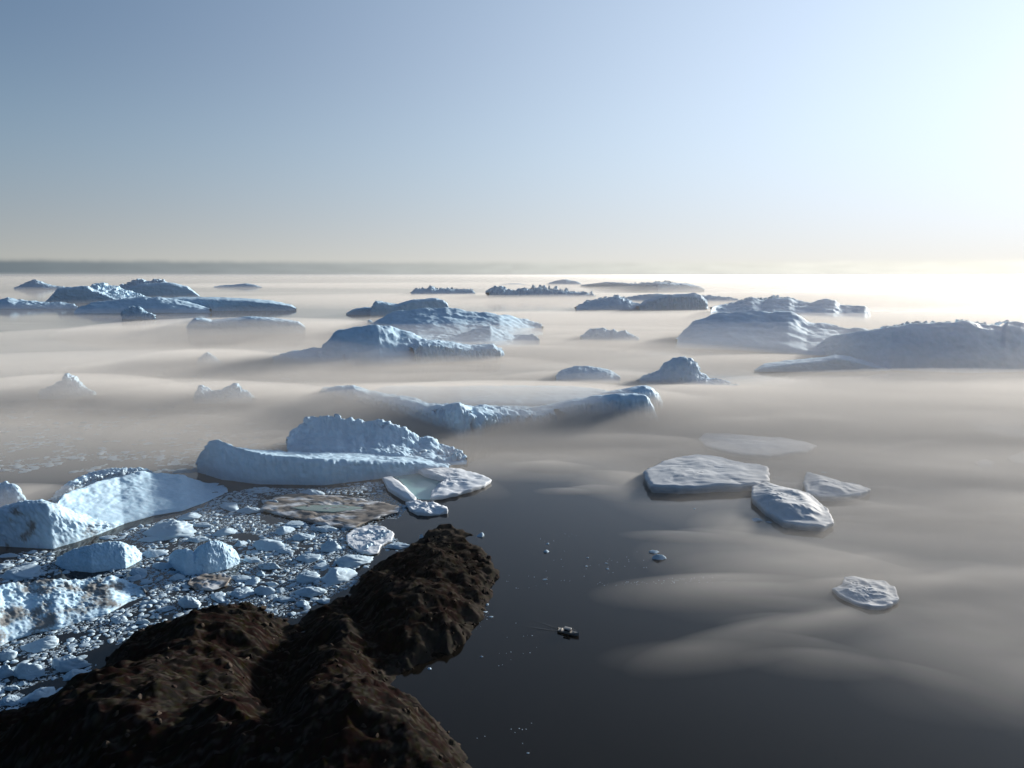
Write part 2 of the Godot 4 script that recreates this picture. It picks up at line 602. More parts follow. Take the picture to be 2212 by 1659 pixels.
	for i in nx:
		for j in nz:
			var dx := hgt[mini(i + 1, nx - 1) * nz + j] - hgt[maxi(i - 1, 0) * nz + j]
			var dz := hgt[i * nz + mini(j + 1, nz - 1)] - hgt[i * nz + maxi(j - 1, 0)]
			nrm[i * nz + j] = Vector3(-dx, 2.0 * step, -dz).normalized()
	var arr := []
	arr.resize(Mesh.ARRAY_MAX)
	arr[Mesh.ARRAY_VERTEX] = pts
	arr[Mesh.ARRAY_NORMAL] = nrm
	arr[Mesh.ARRAY_COLOR] = cols
	arr[Mesh.ARRAY_INDEX] = idx
	var m := ArrayMesh.new()
	m.add_surface_from_arrays(Mesh.PRIMITIVE_TRIANGLES, arr)
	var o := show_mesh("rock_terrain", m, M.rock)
	o.set_meta("kind", "structure")
	o.set_meta("label", "dark brown rock headland running out into the fjord")
	# loose blocks and broken edges along the shore and over the slopes
	var g := RandomNumberGenerator.new()
	g.seed = 4
	var kinds := []
	for k in 6:
		kinds.append(chunk_mesh(90 + k, 15, 9, 9, 0.10, false, 0.0, Vector3(0.030, 0.026, 0.023) * (0.7 + 0.15 * k)))
	var st := SurfaceTool.new()
	st.begin(Mesh.PRIMITIVE_TRIANGLES)
	var placed := 0
	while placed < 520:
		var i := g.randi_range(1, nx - 2)
		var j := g.randi_range(1, nz - 2)
		var q := pts[i * nz + j]
		var px := to_px(q)
		if q.y < -0.3 or px.y > 1750 or px.x < -60:
			continue
		var shore := q.y < 2.2
		if not shore and g.randf() < 0.86:
			continue
		placed += 1
		var w := g.randf_range(0.6, 1.6) + (1.8 * pow(g.randf(), 3.0) if shore else 0.6 * g.randf())
		var b := Basis.from_euler(Vector3(g.randf_range(-0.4, 0.4), g.randf() * TAU, g.randf_range(-0.4, 0.4))).scaled_local(Vector3(w * 1.3, w * g.randf_range(0.3, 0.6), w * g.randf_range(0.7, 1.0)))
		st.append_from(kinds[g.randi() % 6], 0, Transform3D(b, q + Vector3(0, -0.1 * w, 0)))
	var bl := show_mesh("boulder", st.commit(), M.rock, o)
	bl.set_meta("kind", "stuff")

# ---------------------------------------------------------------- icebergs
func far_bergs() -> void:
	# the group beyond the mist on the left
	berg("small dark peaked iceberg standing alone farthest out past the ridged berg", [30, 623, 38, 621, 60, 610, 77, 604.5, 95, 611, 110, 617, 137, 621, 142, 623], [30, 624.5, 142, 624.5], 260, {"crag": 0.28, "seed": 1})
	big_berg("large ridged iceberg with bright crags on a dark blue flank and a step behind", [
		["flank", [95, 654, 102, 651, 130, 623, 170, 619, 193, 618, 204, 626, 222, 632, 250, 648], [95, 655, 250, 655], 230, {"crag": 0.12, "prof": "cliff", "seed": 2}],
		["ridge", [190, 640, 200, 622, 213, 613, 227, 610, 236, 617, 250, 619, 280, 630, 305, 641, 318, 646], [190, 652, 318, 650], 260, {"crag": 0.42, "seed": 3, "prof": "slope"}]])
	big_berg("dark rounded tabular iceberg with pale jagged tips along its far rim", [
		["dome", [268, 637, 276, 626, 288, 618, 313, 613, 350, 611, 377, 611.5, 407, 620, 420, 630, 432, 641], [268, 643, 432, 643], 320, {"crag": 0.06, "prof": "cliff", "seed": 4}],
		["rim", [250, 624, 270, 615, 287, 611, 300, 603.5, 310, 606, 320, 610, 340, 606, 354, 604.5, 362, 612], [250, 630, 362, 630], 220, {"crag": 0.5, "seed": 5}]])
	berg("low dark blue iceberg with a broken pale toe beside the ridged berg", [-120, 655, -40, 650, 0, 648, 20, 643, 40, 648, 110, 654, 130, 653, 160, 658, 168, 664], [-120, 668, 168, 667], 230, {"crag": 0.2, "seed": 6})
	big_berg("long low iceberg with a dark rounded shoulder and a flat shelf trailing off", [
		["shoulder", [160, 673, 167, 668, 200, 655, 250, 648, 300, 642, 345, 641, 380, 646, 420, 656, 455, 668], [160, 678, 455, 676], 230, {"crag": 0.07, "seed": 7}],
		["shelf", [330, 652, 380, 645, 430, 645, 480, 646, 540, 649, 590, 654, 628, 661, 640, 666], [330, 672, 640, 671], 330, {"crag": 0.08, "prof": "table", "seed": 8, "streak": 0.3}]])
	berg("small two-toned pinnacle iceberg with one bright side before the long low berg", [264, 683, 267, 672, 280, 665, 292, 663, 302, 660.5, 306, 667, 312, 674, 325, 677, 336, 684], [264, 690, 336, 690], 45, {"crag": 0.3, "seed": 9})
	berg("thin low slab iceberg on the pale water beyond the rounded tabular berg", [462, 619, 480, 616.5, 505, 615, 532, 612, 550, 615, 566, 620.5], [462, 621, 566, 621.5], 280, {"crag": 0.1, "seed": 10})
	berg("faint long flat iceberg sunk in mist with a small knob at one end", [405, 708, 412, 698, 425, 690, 440, 690, 460, 695, 500, 691, 545, 687, 600, 691, 645, 697, 660, 708], [405, 724, 660, 722], 120, {"prof": "table", "crag": 0.07, "seed": 11})
	berg("ghostly pale lump of ice alone in thick mist", [425, 785, 438, 767, 450, 761, 462, 768, 480, 784], [425, 792, 480, 792], 22, {"crag": 0.2, "seed": 12})
	berg("faint sharp iceberg with one pale face standing in misty brash", [85, 850, 105, 836, 138, 822, 150, 808, 168, 819, 182, 834, 205, 850], [85, 862, 205, 862], 30, {"crag": 0.25, "seed": 13})
	berg("faint low broken iceberg with two small peaks in misty brash", [420, 862, 436, 834, 446, 840, 460, 848, 490, 838, 512, 831, 530, 842, 548, 862], [420, 872, 548, 872], 26, {"crag": 0.3, "seed": 14})
	berg("half hidden rounded iceberg in mist behind the striped berg", [-60, 1085, -30, 1060, 0, 1046, 20, 1040, 40, 1048, 55, 1072, 62, 1090], [-60, 1112, 62, 1112], 18, {"crag": 0.15, "seed": 15})
	# the middle group
	big_berg("huge blue iceberg with a steep front dome, rolling top and icicle streaked cliff", [
		["back_block", [800, 672, 806, 660, 813, 650, 835, 654, 860, 658, 891, 647.5, 920, 645.5, 943, 644, 958, 648, 966, 656, 970, 668], [800, 682, 970, 680], 150, {"prof": "cliff", "crag": 0.08, "seed": 16}],
		["back_shelf", [748, 677, 765, 669, 788, 665, 830, 666, 870, 672], [748, 680, 870, 680], 90, {"prof": "table", "crag": 0.06, "seed": 17}],
		["rolling_top", [790, 706, 806, 700, 849, 674, 903, 667, 964, 665, 1011, 671, 1060, 676, 1094, 680, 1135, 689, 1165, 700, 1172, 706], [790, 728, 900, 738, 1080, 740, 1172, 722], 330, {"crag": 0.07, "prof": "slope", "seed": 18, "feature": 40.0}],
		["middle_swell", [870, 738, 905, 724, 950, 722, 1000, 720, 1035, 709, 1060, 704, 1085, 716, 1110, 724, 1150, 722, 1165, 732], [870, 756, 1165, 748], 170, {"crag": 0.06, "prof": "slope", "seed": 19, "feature": 30.0}],
		["front_dome", [690, 762, 702, 746, 723, 721, 741, 709, 777, 705, 813, 701.5, 835, 705, 856, 712, 878, 720, 900, 728, 920, 741, 935, 757], [690, 790, 820, 792, 935, 786], 130, {"crag": 0.06, "prof": "dome", "seed": 20, "streak": 0.10, "nu": 120, "nt": 56}],
		["streaked_cliff", [890, 752, 905, 738, 939, 736, 986, 743, 1018, 750, 1040, 747, 1065, 745, 1077, 754, 1080, 768], [890, 788, 1080, 778], 120, {"crag": 0.10, "prof": "cliff", "seed": 21, "streak": 0.5, "nu": 120, "nt": 56}]])
	berg("low dark iceberg apron trailing from the huge blue berg into mist", [590, 772, 630, 760, 680, 752, 720, 752, 745, 765], [590, 790, 745, 792], 90, {"crag": 0.06, "seed": 22})
	for q in [[800, 698, 10, 8, "pale knob of ice poking from mist beside the huge blue berg"], [822, 703, 6, 5, "tiny second knob of ice beside the huge blue berg"]]:
		berg(q[4], [q[0] - q[2] * 0.6, q[1] + q[3] * 0.4, q[0] - 2, q[1] - q[3], q[0] + 3, q[1] - q[3] * 0.6, q[0] + q[2] * 0.7, q[1] + q[3] * 0.4], [q[0] - q[2], q[1] + q[3], q[0] + q[2], q[1] + q[3]], 20, {"crag": 0.2, "seed": q[0] * 0.01})
	# far strips
	var b23 := berg("far dark craggy strip of ice alone on bright mist, highest near one end", [888, 632, 895, 627, 907, 625, 920, 624, 932, 620, 943, 626, 968, 624, 985, 627, 1007, 625.5, 1020, 628, 1026, 634], [888, 637, 1026, 637], 190, {"crag": 0.35, "seed": 23})
	crest_rubble(b23, [888, 632, 895, 627, 907, 625, 920, 624, 932, 620, 943, 626, 968, 624, 985, 627, 1007, 625.5, 1020, 628, 1026, 634], [888, 637, 1026, 637], 190, "dome", 895, 1020, 40, Vector2(14, 36), 12, 1.0)
	var b24 := berg("far spiky sawtooth ridge of ice behind a small smooth hump", [1055, 633, 1062, 625, 1068, 622, 1080, 620, 1095, 627, 1112, 630, 1130, 626, 1150, 629, 1165, 624, 1180, 628, 1200, 629, 1215, 631, 1240, 634, 1262, 635, 1275, 638, 1284, 643], [1055, 643.5, 1284, 644.5], 190, {"crag": 0.75, "grain": 0.8, "seed": 24, "nu": 140})
	crest_rubble(b24, [1055, 633, 1062, 625, 1068, 622, 1080, 620, 1095, 627, 1112, 630, 1130, 626, 1150, 629, 1165, 624, 1180, 628, 1200, 629, 1215, 631, 1240, 634, 1262, 635, 1275, 638, 1284, 643], [1055, 643.5, 1284, 644.5], 190, "dome", 1130, 1278, 70, Vector2(14, 40), 11, 1.6)
	berg("farthest pale sliver of ice on the bright horizon mist", [1080, 614, 1100, 612, 1120, 612, 1138, 614.5], [1080, 615.4, 1138, 615.6], 260, {"crag": 0.1, "seed": 25})
	berg("far dark hump of ice on the horizon mist with a small step", [1184, 613.5, 1200, 607, 1222, 603.5, 1234, 607, 1245, 608, 1258, 615], [1184, 615.8, 1258, 616.5], 420, {"crag": 0.25, "seed": 26})
	var b27 := berg("far long blue-grey strip of ice with a broken clifflike rim", [1255, 617, 1268, 615, 1310, 610, 1340, 611, 1370, 614, 1395, 612, 1430, 611, 1480, 613, 1512, 620, 1520, 626], [1255, 619, 1380, 626, 1420, 630, 1520, 628], 480, {"crag": 0.3, "grain": 0.6, "prof": "cliff", "seed": 27, "nu": 130, "streak": 0.3})
	crest_rubble(b27, [1255, 617, 1268, 615, 1310, 610, 1340, 611, 1370, 614, 1395, 612, 1430, 611, 1480, 613, 1512, 620, 1520, 626], [1255, 619, 1380, 626, 1420, 630, 1520, 628], 480, "cliff", 1360, 1470, 60, Vector2(14, 40), 13, 1.2)
	var b28 := berg("dark lumpy iceberg with a rounded back beside the flat-ended block", [1244, 666, 1250, 660, 1266, 653, 1290, 648, 1306, 644, 1334, 641, 1352, 646, 1366, 655, 1395, 660, 1402, 666], [1244, 670, 1402, 670], 160, {"crag": 0.28, "seed": 28})
	crest_rubble(b28, [1244, 666, 1250, 660, 1266, 653, 1290, 648, 1306, 644, 1334, 641, 1352, 646, 1366, 655, 1395, 660, 1402, 666], [1244, 670, 1402, 670], 160, "dome", 1250, 1350, 40, Vector2(6, 18), 15, 1.0)
	berg("blocky iceberg ending in a steep flat cliff above bright mist", [1378, 662, 1390, 652, 1412, 643, 1435, 637, 1480, 635, 1499, 634, 1512, 638, 1520, 647, 1524, 666], [1378, 671, 1524, 671], 170, {"crag": 0.14, "prof": "cliff", "seed": 29, "streak": 0.3, "ends": 8.0})
	berg("thin ragged line of ice rubble behind the flat-ended block", [1330, 650, 1370, 640, 1420, 636, 1470, 642, 1530, 640, 1570, 643, 1600, 650], [1330, 653, 1600, 654], 200, {"crag": 0.6, "seed": 30})
	berg("ghostly hump of ice with two small horns veiled by mist", [1255, 728, 1275, 712, 1300, 710, 1318, 716, 1325, 712, 1335, 719, 1350, 714, 1362, 722, 1380, 733], [1255, 740, 1380, 742], 70, {"crag": 0.25, "seed": 31})
	berg("faint smooth back of ice veiled by mist before the huge blue berg", [1200, 812, 1215, 799, 1250, 791, 1290, 794, 1318, 802, 1340, 816], [1200, 826, 1340, 828], 60, {"crag": 0.08, "seed": 32})
	# the big one on the right
	var big := big_berg("massive mauve-grey iceberg with a smooth dome and a long craggy wall", [
		["dome", [1460, 732, 1476, 714, 1495, 697, 1525, 684, 1559, 675, 1592, 671, 1622, 671, 1660, 675, 1700, 674, 1716, 679, 1742, 695, 1776, 699, 1832, 710, 1900, 712, 1990, 718, 2060, 735], [1460, 752, 1600, 758, 1800, 772, 1920, 795, 2060, 800], 300, {"crag": 0.05, "prof": "slope", "seed": 33, "feature": 50.0, "nu": 150, "nt": 60}],
		["wall", [1752, 752, 1787, 731, 1832, 720, 1881, 714, 1920, 706, 1960, 699, 1997, 699, 2057, 695, 2084, 693, 2114, 700, 2155, 706, 2166, 695, 2196, 696, 2210, 706, 2260, 712, 2330, 730, 2400, 780], [1752, 762, 1800, 775, 1860, 788, 1920, 800, 2100, 806, 2212, 803, 2400, 798], 170, {"crag": 0.08, "prof": "dome", "seed": 34, "feature": 34.0, "grain": 0.05, "nu": 170, "nt": 60}]])
	crest_rubble(big, [1752, 752, 1787, 731, 1832, 720, 1881, 714, 1920, 706, 1960, 699, 1997, 699, 2057, 695, 2084, 693, 2114, 700, 2155, 706, 2166, 695, 2196, 696, 2210, 706, 2260, 712, 2330, 730, 2400, 780], [1752, 762, 1800, 775, 1860, 788, 1920, 800, 2100, 806, 2212, 803, 2400, 798], 170.0, "dome", 1900, 2260, 90, Vector2(2.5, 8.0), 16)
	var b35 := berg("dark stepped iceberg with a notched cliff end behind the massive berg", [1535, 664, 1560, 657, 1607, 648, 1622, 642, 1645, 650, 1667, 643, 1685, 645, 1701, 643, 1720, 650, 1750, 654, 1780, 646.5, 1799, 648, 1812, 657, 1821, 660, 1866, 661, 1874, 676, 1880, 690, 1896, 696], [1535, 690, 1896, 700], 330, {"crag": 0.13, "prof": "slope", "seed": 35, "feature": 44.0, "nu": 150})
	crest_rubble(b35, [1535, 664, 1560, 657, 1607, 648, 1622, 642, 1645, 650, 1667, 643, 1685, 645, 1701, 643, 1720, 650, 1750, 654, 1780, 646.5, 1799, 648, 1812, 657, 1821, 660, 1866, 661, 1874, 676, 1880, 690, 1896, 696], [1535, 690, 1896, 700], 330, "slope", 1600, 1725, 60, Vector2(6, 18), 14, 1.0)
	berg("low pale shelf of ice at the foot of the massive berg", [1630, 800, 1650, 792, 1700, 786, 1772, 779, 1802, 772, 1830, 776, 1862, 785, 1900, 794, 1924, 799], [1630, 803, 1780, 804, 1924, 801.5], 60, {"prof": "table", "crag": 0.05, "seed": 36})
	berg("small rounded blue berg with a rubble tail in the mist", [1380, 822, 1400, 812, 1427, 799, 1439, 784, 1454, 774, 1469, 770, 1487, 776, 1500, 786, 1507, 806, 1532, 818, 1560, 824, 1590, 834], [1380, 828, 1470, 832, 1590, 838], 50, {"crag": 0.2, "prof": "dome", "seed": 37, "streak": 0.2})

func near_bergs() -> void:
	big_berg("long low blue iceberg with a raised dark end block and a bright fluted prow", [
		["left_wing", [688, 856, 695, 846, 700, 839, 730, 837, 767, 837, 799, 849, 849, 858, 900, 867, 928, 877, 960, 878, 985, 874, 993, 871, 1003, 877, 1015, 888], [688, 862, 750, 880, 850, 905, 930, 930, 993, 948, 1015, 946], 60, {"prof": "cliff", "crag": 0.06, "seed": 40, "streak": 0.25, "nu": 150, "nt": 56}],
		["prow", [960, 884, 980, 877, 993, 872, 1003, 878, 1020, 884, 1045, 880, 1070, 881, 1100, 884, 1160, 886, 1200, 886], [960, 936, 995, 948, 1030, 944, 1080, 932, 1200, 920], 55, {"prof": "cliff", "crag": 0.10, "seed": 41, "streak": 0.6, "nu": 150, "nt": 56}],
		["plateau", [780, 862, 840, 858, 950, 866, 1050, 864, 1150, 864, 1260, 862, 1330, 858], [780, 880, 1000, 905, 1330, 905], 110, {"prof": "table", "crag": 0.03, "seed": 42, "feature": 14.0}],
		["right_wing", [1140, 885, 1200, 872, 1244, 862, 1300, 856, 1340, 852, 1372, 852, 1392, 853, 1402, 872, 1412, 895, 1418, 910], [1140, 918, 1250, 914, 1418, 914], 40, {"prof": "cliff", "crag": 0.05, "seed": 43, "streak": 0.15, "nu": 120}],
		["end_block", [1260, 868, 1300, 850, 1352, 841, 1380, 836, 1392, 834.5, 1406, 839, 1416, 851, 1423, 866, 1427, 886], [1260, 896, 1427, 896], 50, {"prof": "cliff", "crag": 0.06, "seed": 44, "streak": 0.2, "ends": 8.0}]])
	var m3 := big_berg("craggy tumbled iceberg behind a straight dark ice wall with a snowy top", [
		["crags", [622, 948, 641, 928, 670, 905, 687, 899, 715, 898, 731, 895, 745, 905, 751, 908, 763, 902, 770, 908, 777, 905, 788, 911, 820, 908, 849, 915, 871, 922, 890, 936, 907, 947, 932, 944, 946, 957, 979, 972, 998, 976, 1008, 988], [622, 992, 760, 1005, 900, 1008, 1008, 1003], 50, {"crag": 0.30, "grain": 0.2, "prof": "ledge", "seed": 45, "nu": 170, "nt": 64, "feature": 15.0}],
		["wall", [428, 1000, 436, 982, 447, 968, 460, 952, 475, 950, 490, 954, 510, 965, 550, 975, 593, 983, 667, 990, 737, 993, 830, 996, 900, 998, 940, 1004, 970, 1008], [428, 1020, 480, 1036, 560, 1046, 700, 1048, 820, 1034, 970, 1014], 46, {"crag": 0.13, "prof": "wall", "roll": 0.05, "streak": 0.2, "seed": 46, "nu": 170, "nt": 56, "feature": 12.0}]])
	rubble(m3, [745, 918, 11, 790, 926, 11, 850, 940, 8.5, 920, 965, 5, 1000, 990, 2], 7.0, 90, Vector2(1.0, 9.0), 3)
	rubble(m3, [740, 965, 7, 800, 968, 7, 880, 978, 5, 970, 994, 2], 7.0, 60, Vector2(0.8, 6.5), 4)
	var f1 := big_berg("grey-white iceberg with a striped sloping deck, rubble ridge and dark undercut end", [
		["deck", [118, 1100, 150, 1066, 200, 1046, 260, 1030, 310, 1018, 350, 1022, 400, 1026, 443, 1046, 470, 1050, 492, 1060], [118, 1180, 167, 1170, 213, 1154, 267, 1132, 333, 1114, 393, 1104, 447, 1084, 492, 1063], 45, {"prof": "slope", "crag": 0.04, "seed": 47, "nu": 150, "nt": 90, "lines": 0.03, "feature": 10.0}],
		["rubble_ridge", [110, 1082, 135, 1060, 150, 1046, 175, 1034, 200, 1024, 233, 1018, 257, 1013, 285, 1016, 310, 1011, 330, 1024, 352, 1040], [110, 1098, 200, 1056, 352, 1048], 22, {"crag": 0.6, "grain": 0.9, "prof": "dome", "seed": 48, "nu": 120, "feature": 7.0}],
		["dark_end", [-140, 1130, -60, 1118, 0, 1106, 20, 1095, 67, 1082, 100, 1082, 130, 1090, 160, 1108, 200, 1122, 240, 1128, 268, 1130], [-140, 1190, 0, 1180, 113, 1186, 167, 1170, 213, 1154, 268, 1132], 24, {"crag": 0.20, "grain": 0.8, "prof": "cliff", "seed": 49, "nu": 150, "nt": 56, "feature": 9.0, "dirt": 0.12}]])
	rubble(f1, [125, 1080, 5, 160, 1052, 6, 210, 1032, 7, 270, 1022, 8, 320, 1020, 7, 345, 1035, 5], 2.5, 130, Vector2(0.8, 3.4), 5)
	rubble(f1, [105, 1105, 6, 140, 1112, 5, 190, 1124, 4, 240, 1136, 2.0], 3.0, 110, Vector2(0.5, 2.2), 6)
	berg("dirty brown-streaked iceberg lying low beside the rock shore", [-130, 1290, -40, 1270, 0, 1266, 40, 1259, 83, 1256, 133, 1247, 165, 1252, 200, 1250, 247, 1246, 262, 1252, 277, 1262, 300, 1274, 316, 1284], [-130, 1430, 0, 1396, 20, 1386, 73, 1369, 127, 1359, 187, 1339, 233, 1326, 277, 1301, 316, 1288], 26, {"crag": 0.22, "grain": 0.9, "prof": "slope", "seed": 50, "nu": 160, "nt": 64, "feature": 8.0, "dirt": 0.65})
	berg("smooth humped ice block with a broken end beside the striped berg", [120, 1216, 128, 1206, 165, 1186, 195, 1178, 213, 1175, 240, 1170, 266, 1171, 290, 1180, 304, 1196, 307, 1208], [120, 1220, 145, 1232, 200, 1237, 272, 1228, 300, 1213, 307, 1208], 14, {"crag": 0.16, "prof": "dome", "seed": 51, "feature": 6.0, "grain": 0.6})
	big_berg("double-domed ice block with a split between its humps", [
		["small_dome", [364, 1214, 370, 1200, 384, 1188, 406, 1184, 418, 1190, 430, 1205, 438, 1218], [364, 1220, 400, 1243, 438, 1240], 9, {"crag": 0.10, "seed": 52, "feature": 5.0}],
		["large_dome", [410, 1212, 425, 1190, 440, 1176, 458, 1169, 485, 1170, 502, 1180, 514, 1200, 517, 1214], [410, 1240, 450, 1240, 490, 1230, 517, 1218], 11, {"crag": 0.12, "seed": 53, "feature": 6.0, "grain": 0.6}]])

# ---------------------------------------------------------------- floes
# a flat slab from its outline: upper face at its own height, broken sides
func slab(called: String, label: String, cat: String, outline: Array, high: float, o := {}) -> Node3D:
	var n := outline.size() / 2
	var ring := PackedVector2Array()
	for k in n:
		var g := ground(outline[2 * k], outline[2 * k + 1], high * o.get("edge", 0.75))
		ring.append(Vector2(g.x, g.z))
	var mid := Vector2.ZERO
	for v in ring:
		mid += v / n
	var nu: int = o.get("nu", 96)
	var nt: int = o.get("nt", 26)
	var sd: float = o.get("seed", 1.0) * 37.0
	var dirt: float = o.get("dirt", 0.0)
	var lum: float = o.get("lumps", 0.25)
	var p := PackedVector3Array()
	var c := PackedColorArray()
	var total := 0.0
	for k in n:
		total += ring[k].distance_to(ring[(k + 1) % n])
	for i in nu:
		var s := total * i / float(nu - 1)
		var k := 0
		while k < n - 1 and s > ring[k].distance_to(ring[(k + 1) % n]):
			s -= ring[k].distance_to(ring[(k + 1) % n])
			k += 1
		var e := ring[k].lerp(ring[(k + 1) % n], clampf(s / maxf(ring[k].distance_to(ring[(k + 1) % n]), 1e-5), 0, 1))
		var an := Vector2(cos(TAU * i / (nu - 1)), sin(TAU * i / (nu - 1))) * 3.0
		var jag := 1.0 + 0.05 * n_big.get_noise_2d(an.x + sd, an.y)
		for j in nt:
			var t := j / float(nt - 1)
			var f := 1.0
			var y := 0.0
			if j < 5:
				y = [-1.2, -0.05, 0.35, 0.7, 0.86][j] * high
				f = [0.93, 0.96, 0.985, 1.0, 0.985][j]
			else:
				var tt := (j - 5) / float(nt - 6)
				f = 0.95 * (1.0 - tt)
				y = high * lerpf(0.95, o.get("crown", 1.25), smoothstep(0.0, 0.6, tt))
			var v := mid + (e - mid) * f * jag
			var q := Vector3(v.x, 0, v.y)
			var sc := 1.0 / maxf(high * 2.2, 1.0)
			if j > 2:
				var wq := Vector2(v.x, v.y) * sc + Vector2(n_big.get_noise_2d(v.x * sc, v.y * sc), n_big.get_noise_2d(v.y * sc, v.x * sc)) * 0.8
				y += high * lum * (n_big.get_noise_2d(v.x * sc * 0.3 + sd, v.y * sc * 0.3) * 1.6 + 0.45 * n_ridge.get_noise_2d(v.x * sc * 0.4 + sd, v.y * sc * 0.8) + 0.3 * n_cell.get_noise_2d(wq.x * 0.8 + sd, wq.y * 0.8))
				y = maxf(y, high * 0.25)
			elif j > 0:
				var sh := n_ridge.get_noise_3d(v.x * sc * 2.0 + sd, y * sc, v.y * sc * 2.0) * 0.02
				v = mid + (e - mid) * (f + sh) * jag
				q = Vector3(v.x, 0, v.y)
			q.y = y
			p.append(q)
			var col: Vector3 = Vector3(0.44, 0.49, 0.55) * o.get("tone", 1.0) * (1.0 + 0.07 * n_col.get_noise_2d(v.x * sc + sd, v.y * sc))
			if dirt > 0.0:
				var dk := clampf((1.2 * n_col.get_noise_2d(v.x * 0.05 + sd, v.y * 0.09) + 0.4 * n_col.get_noise_2d(v.x * 0.6, v.y * 0.6) + dirt - 0.5) * 2.0, 0, 1)
				col = col.lerp(Vector3(0.12, 0.104, 0.088), dk * 0.85)
			c.append(Color(col.x, col.y, col.z))
	# outline may run either way round: fronts must face out
	var area := 0.0
	for k in n:
		area += ring[k].cross(ring[(k + 1) % n])
	if area > 0.0:
		var p2 := PackedVector3Array()
		var c2 := PackedColorArray()
		for i in nu:
			for j in nt:
				p2.append(p[(nu - 1 - i) * nt + j])
				c2.append(c[(nu - 1 - i) * nt + j])
		p = p2
		c = c2
	var r := centred(grid_mesh(p, c, nu, nt, true))
	var parent: Node = o.get("parent")
	var m := show_mesh(called, r[0], M.ice, parent)
	m.position = r[1] - (parent.position if parent else Vector3.ZERO)
	if not parent:
		tag(m, label, cat, o.get("group", ""))
	if o.has("rubble"):
		rubble(m, o["rubble"], 2.2, 110, Vector2(0.6, 3.2), 21)
	return m

